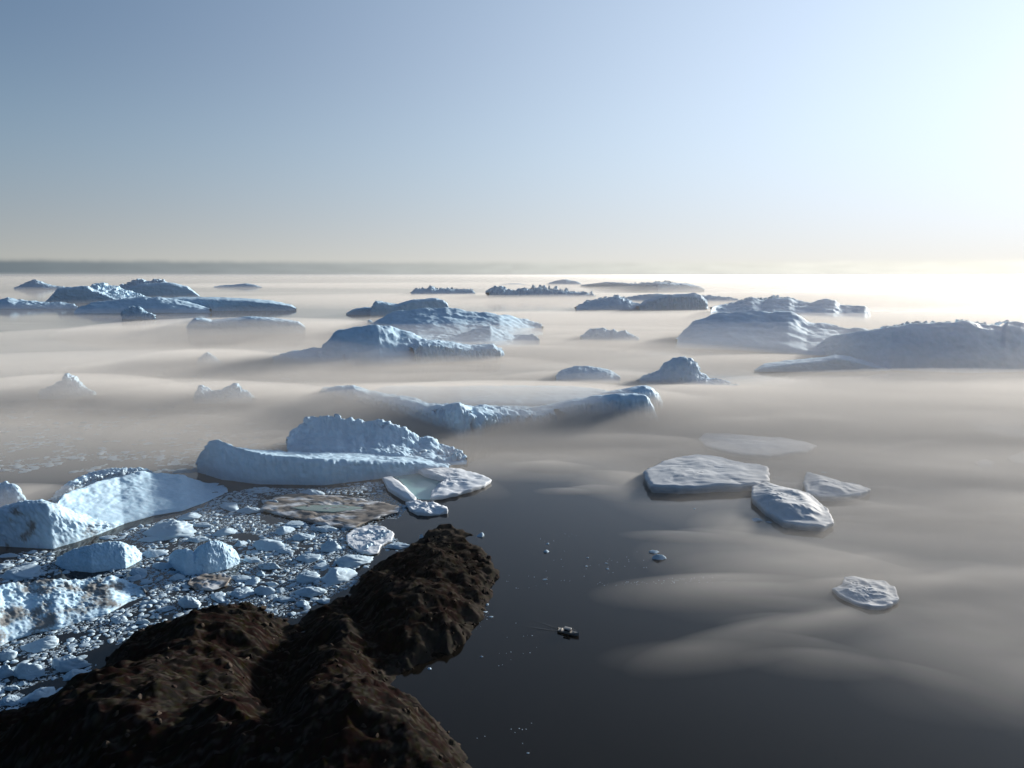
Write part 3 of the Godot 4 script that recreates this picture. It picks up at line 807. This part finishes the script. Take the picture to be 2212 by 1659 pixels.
func floes() -> void:
	slab("ice_floe", "broad white floe with a steep front edge mirrored dark in the water", "ice floe", [1388, 1024, 1398, 1044, 1410, 1052, 1470, 1056, 1540, 1052, 1600, 1050, 1640, 1046, 1661, 1040, 1662, 1012, 1640, 1004, 1590, 998, 1540, 986, 1500, 982, 1450, 992, 1400, 1014], 4.6, {"lumps": 0.10, "seed": 1, "nu": 130, "nt": 40})
	slab("ice_floe", "tilted floe with a lit ridge touching the broad white floe", "ice floe", [1624, 1052, 1622, 1074, 1645, 1096, 1672, 1116, 1700, 1132, 1740, 1136, 1780, 1138, 1803, 1126, 1790, 1102, 1765, 1080, 1740, 1066, 1700, 1054, 1660, 1042, 1632, 1040], 3.6, {"lumps": 0.17, "seed": 2, "nu": 120, "nt": 36, "crown": 1.7})
	slab("ice_floe", "wedge-shaped floe, tall and sharp at one end, tapering to the other", "ice floe", [1735, 1042, 1742, 1066, 1772, 1074, 1820, 1074, 1860, 1070, 1884, 1058, 1860, 1050, 1820, 1042, 1780, 1030, 1742, 1020], 3.2, {"lumps": 0.17, "seed": 3, "crown": 1.5})
	slab("ice_floe", "long flat pale floe lying in bright mist beyond the broad white floe", "ice floe", [1510, 948, 1520, 962, 1570, 976, 1620, 984, 1660, 984, 1740, 976, 1764, 964, 1740, 954, 1690, 946, 1620, 942, 1560, 936, 1522, 936], 3.2, {"lumps": 0.10, "seed": 4, "nu": 110})
	slab("ice_floe", "grey-mauve floe with a square block on its corner, alone in thin mist", "ice floe", [1798, 1272, 1812, 1286, 1850, 1304, 1882, 1312, 1912, 1312, 1944, 1296, 1936, 1270, 1910, 1256, 1860, 1248, 1824, 1248, 1818, 1262], 1.6, {"lumps": 0.25, "seed": 5, "crown": 1.4, "nu": 110, "nt": 34})
	slab("ice_floe", "faint oval floe almost lost in the bright mist", "ice floe", [2084, 904, 2100, 922, 2150, 940, 2212, 946, 2290, 936, 2320, 910, 2270, 892, 2190, 884, 2120, 888], 2.4, {"lumps": 0.2, "seed": 6})
	slab("ice_floe", "faint small floe beyond the oval one in bright mist", "ice floe", [2104, 1000, 2122, 1010, 2142, 1010, 2148, 998, 2128, 992], 1.2, {"seed": 7, "nu": 50, "nt": 14})
	slab("ice_floe", "faint round small floe in bright mist nearest the oval one", "ice floe", [2176, 988, 2190, 1000, 2216, 1002, 2236, 990, 2210, 976], 1.4, {"seed": 8, "nu": 50, "nt": 14})
	# the broken slab with the melt pool
	var root := Node3D.new()
	root.name = numbered("ice_floe")
	add_child(root)
	root.position = ground(945, 1050)
	tag(root, "broken white slab with a turquoise drowned middle beside the craggy berg", "ice floe")
	slab("shard", "", "", [826, 1032, 838, 1054, 870, 1074, 897, 1084, 899, 1076, 880, 1056, 862, 1040, 846, 1030], 2.6, {"lumps": 0.1, "seed": 9, "tone": 1.35, "parent": root, "nu": 70, "nt": 20})
	slab("deck", "", "", [932, 1062, 930, 1076, 960, 1072, 1010, 1060, 1040, 1050, 1064, 1036, 1040, 1026, 990, 1012, 940, 1006, 880, 1002, 915, 1024, 960, 1036], 2.4, {"lumps": 0.25, "seed": 10, "tone": 1.35, "parent": root, "nu": 110, "nt": 30})
	var pool := slab("drowned_ice", "", "", [850, 1030, 866, 1040, 900, 1078, 930, 1080, 934, 1060, 960, 1040, 915, 1024, 885, 1014], 0.12, {"lumps": 0.2, "seed": 11, "parent": root, "nu": 60, "nt": 12, "crown": 1.0})
	pool.material_override = plain("drowned_ice", Color(0.22, 0.40, 0.42), 0.15)
	pool.set_meta("label", "turquoise ice just under the water")
	# the dirty slab
	var dr := Node3D.new()
	dr.name = numbered("ice_floe")
	add_child(dr)
	dr.position = ground(700, 1105)
	tag(dr, "flat dirt-brown floe with a pale green meltwater pool", "ice floe")
	slab("deck", "", "", [560, 1098, 590, 1108, 650, 1122, 720, 1138, 760, 1140, 800, 1124, 858, 1104, 862, 1094, 820, 1084, 740, 1072, 640, 1066, 590, 1074], 1.3, {"lumps": 0.3, "seed": 12, "parent": dr, "dirt": 0.95, "nu": 130, "nt": 36, "crown": 1.1})
	var mp := slab("melt_pool", "", "", [628, 1098, 660, 1104, 720, 1108, 760, 1104, 790, 1098, 740, 1092, 660, 1092], 1.75, {"lumps": 0.02, "seed": 13, "parent": dr, "nu": 50, "nt": 12, "crown": 1.0})
	mp.material_override = plain("melt_pool", Color(0.20, 0.27, 0.24), 0.08)
	mp.set_meta("label", "pale green meltwater on the brown ice")
	slab("ice_floe", "lumpy blue-white floe at the tip of the broken slab", "ice floe", [876, 1086, 884, 1100, 900, 1108, 926, 1110, 950, 1108, 968, 1104, 966, 1096, 948, 1088, 920, 1086, 900, 1084], 1.7, {"lumps": 0.6, "seed": 14, "tone": 1.35, "crown": 1.4})
	slab("ice_floe", "ragged cluster floe of frozen rubble off the headland", "ice floe", [746, 1158, 752, 1176, 772, 1190, 800, 1197, 818, 1192, 824, 1176, 846, 1166, 852, 1152, 830, 1138, 798, 1134, 764, 1142], 1.1, {"lumps": 0.3, "seed": 15, "tone": 1.35, "crown": 1.0, "nu": 120, "nt": 36, "rubble": [756, 1160, 0.5, 800, 1150, 0.6, 840, 1155, 0.5, 800, 1175, 0.5, 790, 1188, 0.4]})
	slab("ice_floe", "brown dirt-stained floe among the white brash", "ice floe", [404, 1262, 420, 1272, 460, 1274, 490, 1264, 500, 1246, 480, 1240, 440, 1240, 412, 1250], 0.7, {"lumps": 0.5, "seed": 16, "dirt": 0.9, "nu": 60, "nt": 18})

# ---------------------------------------------------------------- brash ice
const CHUNKS := [
	576, 1191, 72, 31, 664, 1214, 50, 28, 715, 1191, 45, 28, 489, 1156, 59, 22, 858, 1187, 60, 24, 770, 1222, 75, 17, 730, 1263, 94, 30, 660, 1258, 56, 34,
	680, 1291, 72, 30, 586, 1230, 53, 22, 473, 1299, 52, 22, 522, 1292, 56, 20, 548, 1262, 40, 16, 586, 1266, 30, 15, 570, 1287, 44, 22, 520, 1255, 44, 18,
	564, 1244, 22, 12, 631, 1330, 22, 11, 701, 1150, 62, 16, 658, 1166, 44, 14, 614, 1155, 53, 16, 630, 1140, 50, 13, 680, 1075, 62, 22, 567, 1065, 62, 18,
	498, 1103, 62, 24, 911, 1167, 12, 12, 1039, 1160, 19, 11, 233, 1165, 40, 11, 331, 1205, 50, 17, 323, 1170, 46, 14, 373, 1160, 110, 24, 412, 1122, 57, 17,
	427, 1172, 50, 24, 304, 1243, 46, 16, 380, 1254, 38, 16, 313, 1262, 28, 12, 413, 1315, 66, 30, 363, 1320, 40, 14, 309, 1349, 27, 17, 257, 1347, 40, 17,
	95, 1405, 88, 34, 150, 1450, 87, 50, 60, 1467, 66, 35, 15, 1425, 40, 34, 14, 1462, 36, 28, 90, 1517, 80, 38, 25, 1492, 34, 18, 28, 1522, 45, 18,
	160, 1468, 60, 14, 43, 1248, 90, 28, 545, 1110, 56, 16, 590, 1090, 50, 14, 440, 1140, 44, 13, 290, 1255, 34, 13, 700, 1125, 34, 10, 640, 1105, 40, 11,
	350, 1230, 44, 15, 610, 1300, 36, 16, 655, 1310, 34, 15, 700, 1303, 38, 15, 545, 1216, 44, 16, 620, 1195, 34, 13, 520, 1180, 36, 13, 690, 1228, 34, 14,
	10, 1230, 50, 16, 70, 1225, 40, 13, 20, 1205, 40, 13, 1180, 1194, 14, 7, 1183, 1176, 9, 4, 1412, 1196, 24, 12, 1424, 1210, 28, 13, 1060, 1334, 9, 4, 928, 1446, 9, 4,
	1636, 1126, 28, 10, 1660, 1130, 16, 7, 1780, 1022, 9, 4, 1500, 1100, 7, 3, 1266, 1224, 6, 3, 1270, 1206, 6, 3, 1178, 1253, 11, 3, 1310, 1218, 7, 3, 1312, 1230, 8, 3,
	1052, 1308, 10, 5, 1048, 1324, 12, 5, 1040, 1420, 6, 3, 1140, 1628, 6, 3]
const FIELD := [-60, 1195, 60, 1192, 120, 1190, 170, 1176, 270, 1138, 400, 1108, 490, 1066, 560, 1050, 700, 1050, 822, 1040, 850, 1080, 880, 1095, 860, 1120, 850, 1150, 868, 1180, 840, 1205, 800, 1218, 790, 1240, 770, 1260, 700, 1296, 640, 1336, 600, 1330, 500, 1306, 400, 1326, 315, 1358, 240, 1400, 200, 1445, 150, 1500, 60, 1535, -60, 1560]
# dark leads of open water: x, y, half width, half height, tilt
const LEADS := [200, 1168, 90, 9, -0.42, 330, 1122, 120, 8, -0.27, 175, 1240, 70, 9, -0.15, 270, 1300, 60, 13, -0.35, 455, 1222, 60, 8, -0.2, 470, 1272, 40, 8, 0.0, 800, 1206, 60, 12, -0.2, 760, 1242, 40, 8, -0.3, 340, 1385, 90, 24, -0.5, 200, 1420, 60, 14, -0.6, 110, 1480, 70, 12, -0.25, 530, 1160, 40, 8, 0.1, 870, 1140, 50, 20, 0.0, 640, 1050, 120, 5, 0.0, 700, 1245, 26, 7, 0.0, 120, 1380, 60, 8, -0.2]

func in_lead(x: float, y: float) -> bool:
	for k in range(0, LEADS.size(), 5):
		var d := Vector2(x - LEADS[k], y - LEADS[k + 1]).rotated(-LEADS[k + 4])
		if pow(d.x / LEADS[k + 2], 2) + pow(d.y / LEADS[k + 3], 2) < 1.0:
			return true
	return false

func to_px(v: Vector3) -> Vector2:
	var d := (v - Vector3(0, H, 0)).rotated(Vector3.RIGHT, deg_to_rad(-PITCH))
	return Vector2((d.x / -d.z / TX + 1.0) * 1106.0, (1.0 - d.y / -d.z / TY) * 829.5)

func brash() -> void:
	var kinds := []
	for k in 14:
		kinds.append(chunk_mesh(k, 31, 17, 7 + k % 5, 0.22 + 0.06 * (k % 3), k % 3 == 1, 0.25 if k % 5 == 4 else 0.0))
	var spots := []   # what stands on the water: centre and radius
	for k in range(0, CHUNKS.size(), 4):
		var px: float = CHUNKS[k]
		var py: float = CHUNKS[k + 1]
		var mp := metres_per_px(px, py)
		var w: float = CHUNKS[k + 2] * mp * 1.05
		var dep := w * rng.randf_range(0.55, 0.8)
		var g := ground(px, py)
		var out := Vector3(g.x, 0, g.z).normalized()
		var c := Vector3(g.x, 0, g.z) + out * dep * 0.42
		# the seen height holds the face and a slanting view of the top
		var high := maxf(0.2, (CHUNKS[k + 3] * mp - dep * 0.36) * 1.15)
		high = maxf(high, 0.16 * w)
		piece(kinds[(k / 4) % kinds.size()], c, Vector3(w, high * 1.25, dep), rng.randf_range(-0.5, 0.5), px, py)
		spots.append([c, w * 0.45, dep * 0.5])
	var poly := PackedVector2Array()
	for k in range(0, FIELD.size(), 2):
		poly.append(Vector2(FIELD[k], FIELD[k + 1]))
	# bergs and slabs keep their place clear
	var solid := [Rect2(118, 1168, 185, 62), Rect2(364, 1170, 150, 64), Rect2(560, 1068, 300, 62), Rect2(746, 1138, 100, 50), Rect2(826, 1030, 74, 50)]
	var singles := 0
	var small := []
	var crumbs := []
	var cells := {}
	for k in spots.size():
		mark(cells, spots[k][0], maxf(spots[k][1], spots[k][2]))
	var tries := 0
	while tries < 80000:
		tries += 1
		var v := Vector3(rng.randf_range(-215, -30), 0, rng.randf_range(-440, -150))
		var q := to_px(v)
		if q.x < -40 or not Geometry2D.is_point_in_polygon(q, poly) or in_lead(q.x, q.y):
			continue
		var u := rng.randf()
		var s := 0.45 + 3.6 * pow(u, 4.0) if tries > 2500 else rng.randf_range(1.5, 4.2)
		if n_col.get_noise_2d(v.x * 0.035, v.z * 0.05) < -0.22 and s < 1.6:
			continue
		var bad := false
		for r in solid:
			if r.has_point(q):
				bad = true
				break
		if bad or q.x < 318 and q.y > at_list([-60, 1262, 133, 1246, 250, 1246, 318, 1284], q.x) and q.y < at_list([-60, 1410, 0, 1396, 127, 1359, 233, 1326, 318, 1290], q.x):
			continue
		if not is_free(cells, v, s * 0.42):
			continue
		mark(cells, v, s * 0.42)
		if s > 1.5 and singles < 210:
			singles += 1
			piece(kinds[rng.randi() % kinds.size()], v, Vector3(s, s * rng.randf_range(0.13, 0.34), s * rng.randf_range(0.55, 0.9)), rng.randf() * TAU, q.x, q.y)
		else:
			small.append([v, s])
	print("pieces ", singles, " ", small.size())
	# slush: crumbs and thin plates between the pieces
	for k in 36000:
		var v := Vector3(rng.randf_range(-215, -30), 0, rng.randf_range(-440, -150))
		var q := to_px(v)
		if q.x < -40 or not Geometry2D.is_point_in_polygon(q, poly) or in_lead(q.x, q.y) or n_col.get_noise_2d(v.x * 0.035, v.z * 0.05) < -0.26:
			continue
		crumbs.append([v, rng.randf_range(0.4, 1.7)])
	# loose ice out in the misty part of the fjord
	for k in 4200:
		var v := ground(rng.randf_range(-80, 660), 1020.0 - 230.0 * pow(rng.randf(), 1.6))
		if n_col.get_noise_2d(v.x * 0.012, v.z * 0.02) < -0.2:
			continue
		crumbs.append([v, 1.0 + 7.0 * pow(rng.randf(), 3.0)])
	# crumbs on the open water
	for q in [[1440, 1258, 150, 8, 60], [1300, 1225, 110, 40, 26], [1130, 1250, 90, 60, 18], [1100, 1400, 60, 90, 14], [1080, 1600, 70, 40, 10], [1040, 1330, 18, 50, 16], [1190, 1165, 60, 20, 10], [1480, 1250, 60, 6, 30]]:
		for k in q[4]:
			var t := rng.randf_range(-1, 1)
			small.append([ground(q[0] + t * q[2], q[1] - t * q[3] * 0.5 + rng.randf_range(-0.5, 0.5) * q[3]), rng.randf_range(0.15, 0.45)])
	scatter("slush_ice", "thin grey slush and crumbs of ice between the brash", crumbs, 60, Vector2(0.03, 0.07), Vector3(0.30, 0.38, 0.45))
	scatter("brash_ice", "small broken brash ice floating between the larger pieces", small, 40, Vector2(0.10, 0.26), Vector3(0.38, 0.50, 0.61))

func scatter(called: String, label: String, small: Array, sd: int, high: Vector2, tone: Vector3) -> void:
	var lows := []
	for k in 6:
		lows.append(chunk_mesh(sd + k, 11, 6, 7, 0.10, k % 3 != 0, 0.3 if k == 5 else 0.0, tone))
	for k in lows.size():
		var mm := MultiMesh.new()
		mm.transform_format = MultiMesh.TRANSFORM_3D
		mm.mesh = lows[k]
		var mine := []
		for j in range(k, small.size(), lows.size()):
			mine.append(small[j])
		mm.instance_count = mine.size()
		for j in mine.size():
			var s: float = mine[j][1]
			var b := Basis(Vector3.UP, rng.randf() * TAU).scaled_local(Vector3(s, s * rng.randf_range(high.x, high.y), s * rng.randf_range(0.55, 0.95)))
			mm.set_instance_transform(j, Transform3D(b, mine[j][0]))
		var o := MultiMeshInstance3D.new()
		o.name = numbered(called)
		o.multimesh = mm
		o.material_override = M.ice
		add_child(o)
		o.set_meta("kind", "stuff")
		o.set_meta("label", label)

func mark(cells: Dictionary, v: Vector3, r: float) -> void:
	for a in range(floori((v.x - r) / 4.0), floori((v.x + r) / 4.0) + 1):
		for b in range(floori((v.z - r) / 4.0), floori((v.z + r) / 4.0) + 1):
			var key := Vector2i(a, b)
			if not cells.has(key):
				cells[key] = []
			cells[key].append([v, r])

func is_free(cells: Dictionary, v: Vector3, r: float) -> bool:
	for a in range(floori((v.x - r) / 4.0), floori((v.x + r) / 4.0) + 1):
		for b in range(floori((v.z - r) / 4.0), floori((v.z + r) / 4.0) + 1):
			for q in cells.get(Vector2i(a, b), []):
				if v.distance_squared_to(q[0]) < pow((r + q[1]) * 0.74, 2):
					return false
	return true

func piece(mesh: Mesh, at: Vector3, size: Vector3, yaw: float, px: float, py: float) -> void:
	var o := show_mesh("ice_piece", mesh, M.ice)
	o.transform = Transform3D(Basis(Vector3.UP, yaw).scaled_local(size), at)
	var by := ""
	var near := 1e9
	for q in MARKS:
		var d: float = Vector2(px - q[0], (py - q[1]) * 2.0).length() / q[3]
		if d < near:
			near = d
			by = q[2]
	var shape := "low" if size.y < 0.27 * size.x else "tall" if size.y > 0.55 * size.x else "rounded" if size.z > 0.72 * size.x else "long" if size.z < 0.6 * size.x else "angular"
	var big := "very large" if size.x > 15.0 else "large" if size.x > 10.0 else "middle-sized" if size.x > 6.0 else "small" if size.x > 2.6 else "tiny"
	tag(o, "%s %s white ice block %s" % [big, shape, by], "ice piece", "%s %s ice blocks %s" % [big, shape, by])

const MARKS := [[300, 1135, "in the lead along the striped iceberg", 1.0], [220, 1240, "beside the smooth humped ice block", 0.8], [440, 1225, "around the double-domed ice block", 0.9], [310, 1320, "off the end of the dirty iceberg", 0.8], [80, 1450, "in the dark water between dirty iceberg and rock shore", 1.2],
	[30, 1215, "packed between the striped and the dirty iceberg", 1.0], [560, 1060, "under the straight dark ice wall", 1.0], [700, 1105, "around the flat dirt-brown floe", 1.0], [800, 1165, "beside the ragged cluster floe", 0.8], [640, 1310, "jammed in the notch of the rock shore", 0.9], [480, 1300, "along the rounded rock hump", 0.9], [740, 1250, "off the flank of the rock headland", 0.8],
	[600, 1210, "in the middle of the packed brash", 1.0], [450, 1270, "around the brown stained floe", 0.7], [1040, 1170, "on dark water off the headland tip", 1.0], [1050, 1340, "on dark water under the headland cliff", 1.2], [1300, 1220, "drifting on open dark water beyond the boat", 2.0], [1640, 1110, "beside the tilted floe", 1.5], [1100, 1600, "on dark water off the nearest rock shore", 1.2]]

# ---------------------------------------------------------------- the boat
func boat() -> void:
	var root := Node3D.new()
	root.name = numbered("motor_boat")
	add_child(root)
	root.position = ground(1228, 1368)
	root.rotation.y = deg_to_rad(-28.0)
	tag(root, "small motor boat with a dark cabin and pale bow under way", "boat")
	var hullm := plain("hull_paint", Color(0.16, 0.17, 0.18), 0.5)
	var white := plain("deck_paint", Color(0.30, 0.29, 0.27), 0.6)
	var darkm := plain("cabin_glass", Color(0.012, 0.013, 0.015), 0.12)
	var black := plain("engine", Color(0.02, 0.02, 0.02), 0.4)
	# hull: stations along x, bow at +x
	var st := [[-3.6, 1.15, 0.75], [-2.5, 1.2, 0.75], [-1.0, 1.22, 0.8], [0.8, 1.15, 0.9], [2.2, 0.85, 1.05], [3.1, 0.45, 1.2], [3.8, 0.05, 1.32]]
	var p := PackedVector3Array()
	var c := PackedColorArray()
	for s in st:
		for q in [[-1.0, 1.0], [-0.95, 0.6], [-0.75, 0.1], [-0.35, -0.25], [0.0, -0.35], [0.35, -0.25], [0.75, 0.1], [0.95, 0.6], [1.0, 1.0]]:
			p.append(Vector3(s[0], s[2] * q[1] if q[1] > 0 else q[1], s[1] * q[0]))
			c.append(Color.WHITE)
	show_mesh("hull", grid_mesh(p, c, st.size(), 9), hullm, root)
	var d := PackedVector3Array()
	var dc := PackedColorArray()
	for s in st:
		for q in [0.96, 0.0, -0.96]:
			d.append(Vector3(s[0] + 0.02, s[2] - 0.12 + (0.06 if q == 0.0 else 0.0), s[1] * q))
			dc.append(Color.WHITE)
	show_mesh("deck", grid_mesh(d, dc, st.size(), 3), white, root)
	box("transom", Vector3(-3.58, 0.35, 0), Vector3(0.08, 0.85, 2.2), hullm, root)
	var cab := box("cabin", Vector3(-0.3, 1.15, 0), Vector3(2.3, 0.95, 1.7), white, root)
	box("roof", Vector3(-0.1, 0.55, 0), Vector3(2.6, 0.1, 1.9), hullm, cab)
	box("windscreen", Vector3(1.17, 0.12, 0), Vector3(0.05, 0.55, 1.5), darkm, cab)
	for s in [-1, 1]:
		box("side_window", Vector3(0, 0.12, s * 0.87), Vector3(1.9, 0.5, 0.05), darkm, cab)
	box("bow_hatch", Vector3(2.0, 1.0, 0), Vector3(0.7, 0.1, 0.7), hullm, root)
	box("bench", Vector3(-2.6, 0.8, 0), Vector3(0.5, 0.35, 1.7), white, root)
	var eng := box("outboard_engine", Vector3(-3.85, 0.75, 0), Vector3(0.45, 0.75, 0.5), black, root)
	box("leg", Vector3(0, -0.6, 0), Vector3(0.18, 0.6, 0.16), black, eng)
	for s in [-1, 1]:
		var rail := box("handrail", Vector3(2.1, 1.45, s * 0.62), Vector3(1.9, 0.05, 0.05), white, root)
		rail.rotation.y = s * 0.30
	# wake: two low ripples opening behind the stern
	for s in [-1, 1]:
		var wp := PackedVector3Array()
		var wc := PackedColorArray()
		for i in 26:
			var t := i / 25.0
			for j in 7:
				var k := j / 6.0 - 0.5
				wp.append(Vector3(-3.4 - 13.0 * t, 0.004 + 0.10 * (1.0 - t) * maxf(0, cos(k * PI)) * (1.0 + 0.5 * sin(t * 40.0)), s * (0.7 + 2.2 * t) + k * (0.5 + 1.0 * t)))
				wc.append(Color.WHITE)
		var wk := show_mesh("wake", grid_mesh(wp, wc, 26, 7), M.sea)
		wk.transform = root.transform
		wk.set_meta("kind", "structure")

func box(called: String, at: Vector3, size: Vector3, mat: Material, parent: Node) -> MeshInstance3D:
	var st := SurfaceTool.new()
	st.begin(Mesh.PRIMITIVE_TRIANGLES)
	# a box with chamfered upright and upper edges
	var b := minf(minf(size.x, size.y), size.z) * 0.18
	var h := size * 0.5
	var rings := []
	for q in [[-h.y, 0.0], [h.y - b, 0.0], [h.y, b]]:
		var ix: float = h.x - q[1]
		var iz: float = h.z - q[1]
		var r := []
		for v in [[ix - b, -iz], [ix, -iz + b], [ix, iz - b], [ix - b, iz], [-ix + b, iz], [-ix, iz - b], [-ix, -iz + b], [-ix + b, -iz]]:
			r.append(Vector3(v[0], q[0], v[1]))
		rings.append(r)
	for k in 2:
		for i in 8:
			var a: Vector3 = rings[k][i]
			var b2: Vector3 = rings[k][(i + 1) % 8]
			var c: Vector3 = rings[k + 1][i]
			var d: Vector3 = rings[k + 1][(i + 1) % 8]
			for v in [a, c, b2, b2, c, d]:
				st.add_vertex(v)
	for k in [0, 2]:
		for i in range(1, 7):
			var t := [rings[k][0], rings[k][i + 1], rings[k][i]]
			if k == 0:
				t.reverse()
			for v in t:
				st.add_vertex(v)
	st.set_smooth_group(-1)
	st.generate_normals()
	var o := show_mesh(called, st.commit(), mat, parent)
	o.position = at
	return o

# ---------------------------------------------------------------- the mist
func mists() -> void:
	# the sheet that covers the far sea
	mist(Vector3(0, 9, -41300), Vector3(100000, 20, 80000), 0.0002, 0, RenderingServer.FOG_VOLUME_SHAPE_BOX)
	# tall thin haze over the ice-filled side, put there also to dim its sunlight
	mist(Vector3(-360, 0, -520), Vector3(800, 160, 560), 0.00045, 0.0, RenderingServer.FOG_VOLUME_SHAPE_ELLIPSOID)
	# tall thin haze over the fjord, thicker towards the sun
	for q in [[620, -1200, 2200, 80, 1500, 0.0009], [430, -560, 720, 70, 440, 0.003], [-200, -1000, 1200, 80, 900, 0.0003], [3400, -4600, 7000, 110, 5000, 0.00025]]:
		mist(Vector3(q[0], 0, q[1]), Vector3(q[2], q[3], q[4]), q[5], 0.0, RenderingServer.FOG_VOLUME_SHAPE_ELLIPSOID)
	# broad low banks
	for q in [[1600, 935, 300, 150, 12, 0.012], [1500, 900, 900, 420, 18, 0.010], [2150, 880, 800, 420, 20, 0.007], [2100, 1050, 460, 260, 16, 0.010], [1750, 1000, 420, 200, 12, 0.008], [2350, 1200, 340, 220, 16, 0.007], [2200, 1130, 260, 130, 14, 0.008], [1250, 760, 900, 500, 18, 0.005], [200, 800, 900, 600, 18, 0.0004], [850, 880, 420, 240, 12, 0.003]]:
		heap(q[0], q[1], q[2], q[3], q[4], q[5])
	# long banks lying on the far sea, thickest towards the sun
	for q in [[1150, 690, 1300, 900, 18, 0.003], [1600, 690, 2200, 1200, 20, 0.005], [2100, 700, 2200, 1300, 20, 0.006], [1200, 645, 4000, 2600, 22, 0.0022], [1800, 645, 5000, 2600, 24, 0.004], [300, 700, 2000, 1000, 18, 0.0002], [500, 640, 5000, 2400, 20, 0.0002], [1400, 615, 14000, 6000, 26, 0.0012], [2200, 615, 14000, 6000, 28, 0.0016]]:
		heap(q[0], q[1], q[2], q[3], q[4], q[5])
	var g := RandomNumberGenerator.new()
	g.seed = 9
	# drifting banks: photo area x0 x1 y0 y1, how many, width range, density
	for q in [
		[1050, 2500, 690, 790, 22, 240, 620, 0.007],
		[1150, 2600, 840, 960, 22, 120, 300, 0.014],
		[1350, 2600, 960, 1120, 24, 70, 190, 0.016],
		[1500, 2700, 1120, 1350, 30, 30, 120, 0.018],
		[2120, 2900, 1250, 1520, 26, 24, 90, 0.015],
		[-200, 700, 690, 830, 20, 240, 560, 0.0004],
		[-200, 640, 830, 1000, 22, 120, 300, 0.0007],
		[600, 1150, 780, 960, 18, 90, 240, 0.004],
	]:
		for k in q[4]:
			var px := g.randf_range(q[0], q[1])
			var py := g.randf_range(q[2], q[3])
			if py > 960 and px > 800 and px < 1250 + (py - 960) * 1.35:
				continue
			var s := g.randf_range(q[5], q[6])
			heap(px, py, s * g.randf_range(1.2, 2.6), s * g.randf_range(0.6, 1.0), clampf(s * g.randf_range(0.03, 0.07), 3.0, 16.0), q[7] * g.randf_range(0.6, 1.5), g.randf_range(-0.4, 0.4))
	# wisps: short chains of small heaps drifting one way
	for q in [
		[1150, 2300, 820, 960, 7, 40, 90, 0.020], [1300, 2300, 960, 1150, 8, 22, 60, 0.024], [1450, 2300, 1120, 1480, 18, 16, 48, 0.015],
		[100, 1050, 700, 830, 6, 60, 140, 0.0025], [400, 1100, 840, 960, 6, 30, 80, 0.009], [1000, 1500, 930, 1100, 4, 18, 44, 0.014],
	]:
		for k in q[4]:
			var px := g.randf_range(q[0], q[1])
			var py := g.randf_range(q[2], q[3])
			var p := ground(px, py)
			var w := g.randf_range(q[5], q[6])
			var a := g.randf_range(-0.5, 0.2)
			for j in 5:
				var s := w * g.randf_range(0.6, 1.2)
				var near := 0.5 if p.z > -250.0 else 1.0
				if p.z > -190.0:
					break
				mist(Vector3(p.x, s * 0.05, p.z), Vector3(s * g.randf_range(1.5, 2.8), s * g.randf_range(0.08, 0.16), s * 0.7), q[7] * near * g.randf_range(0.5, 1.4), a)
				a += g.randf_range(-0.35, 0.35)
				p += Vector3(cos(a), 0, -sin(a)) * s * g.randf_range(0.7, 1.3)
	# puffs that veil the small bergs in the ice-filled side
	for q in [[450, 790, 100, 30, 0.018], [150, 862, 110, 32, 0.016], [480, 872, 110, 26, 0.016], [10, 1110, 50, 18, 0.014], [530, 722, 320, 44, 0.006], [250, 800, 300, 24, 0.003], [250, 930, 220, 16, 0.003], [1080, 893, 170, 34, 0.016], [900, 880, 150, 26, 0.012], [1230, 890, 130, 26, 0.012], [800, 905, 120, 14, 0.012], [980, 940, 90, 12, 0.012], [1300, 905, 130, 12, 0.012], [700, 1000, 110, 12, 0.004], [850, 795, 200, 18, 0.008], [1270, 822, 90, 14, 0.014], [1320, 738, 160, 16, 0.012], [650, 785, 140, 16, 0.010]]:
		var c := ground(q[0], q[1])
		mist(Vector3(c.x, 0, c.z), Vector3(q[2] * 2.4, q[3] * 1.5, q[2] * 1.2), q[4] * 0.7, 0.0, RenderingServer.FOG_VOLUME_SHAPE_ELLIPSOID)
		mist(Vector3(c.x, 0, c.z), Vector3(q[2] * 3.6, q[3] * 0.8, q[2] * 1.8), q[4] * 0.4, 0.3, RenderingServer.FOG_VOLUME_SHAPE_ELLIPSOID)
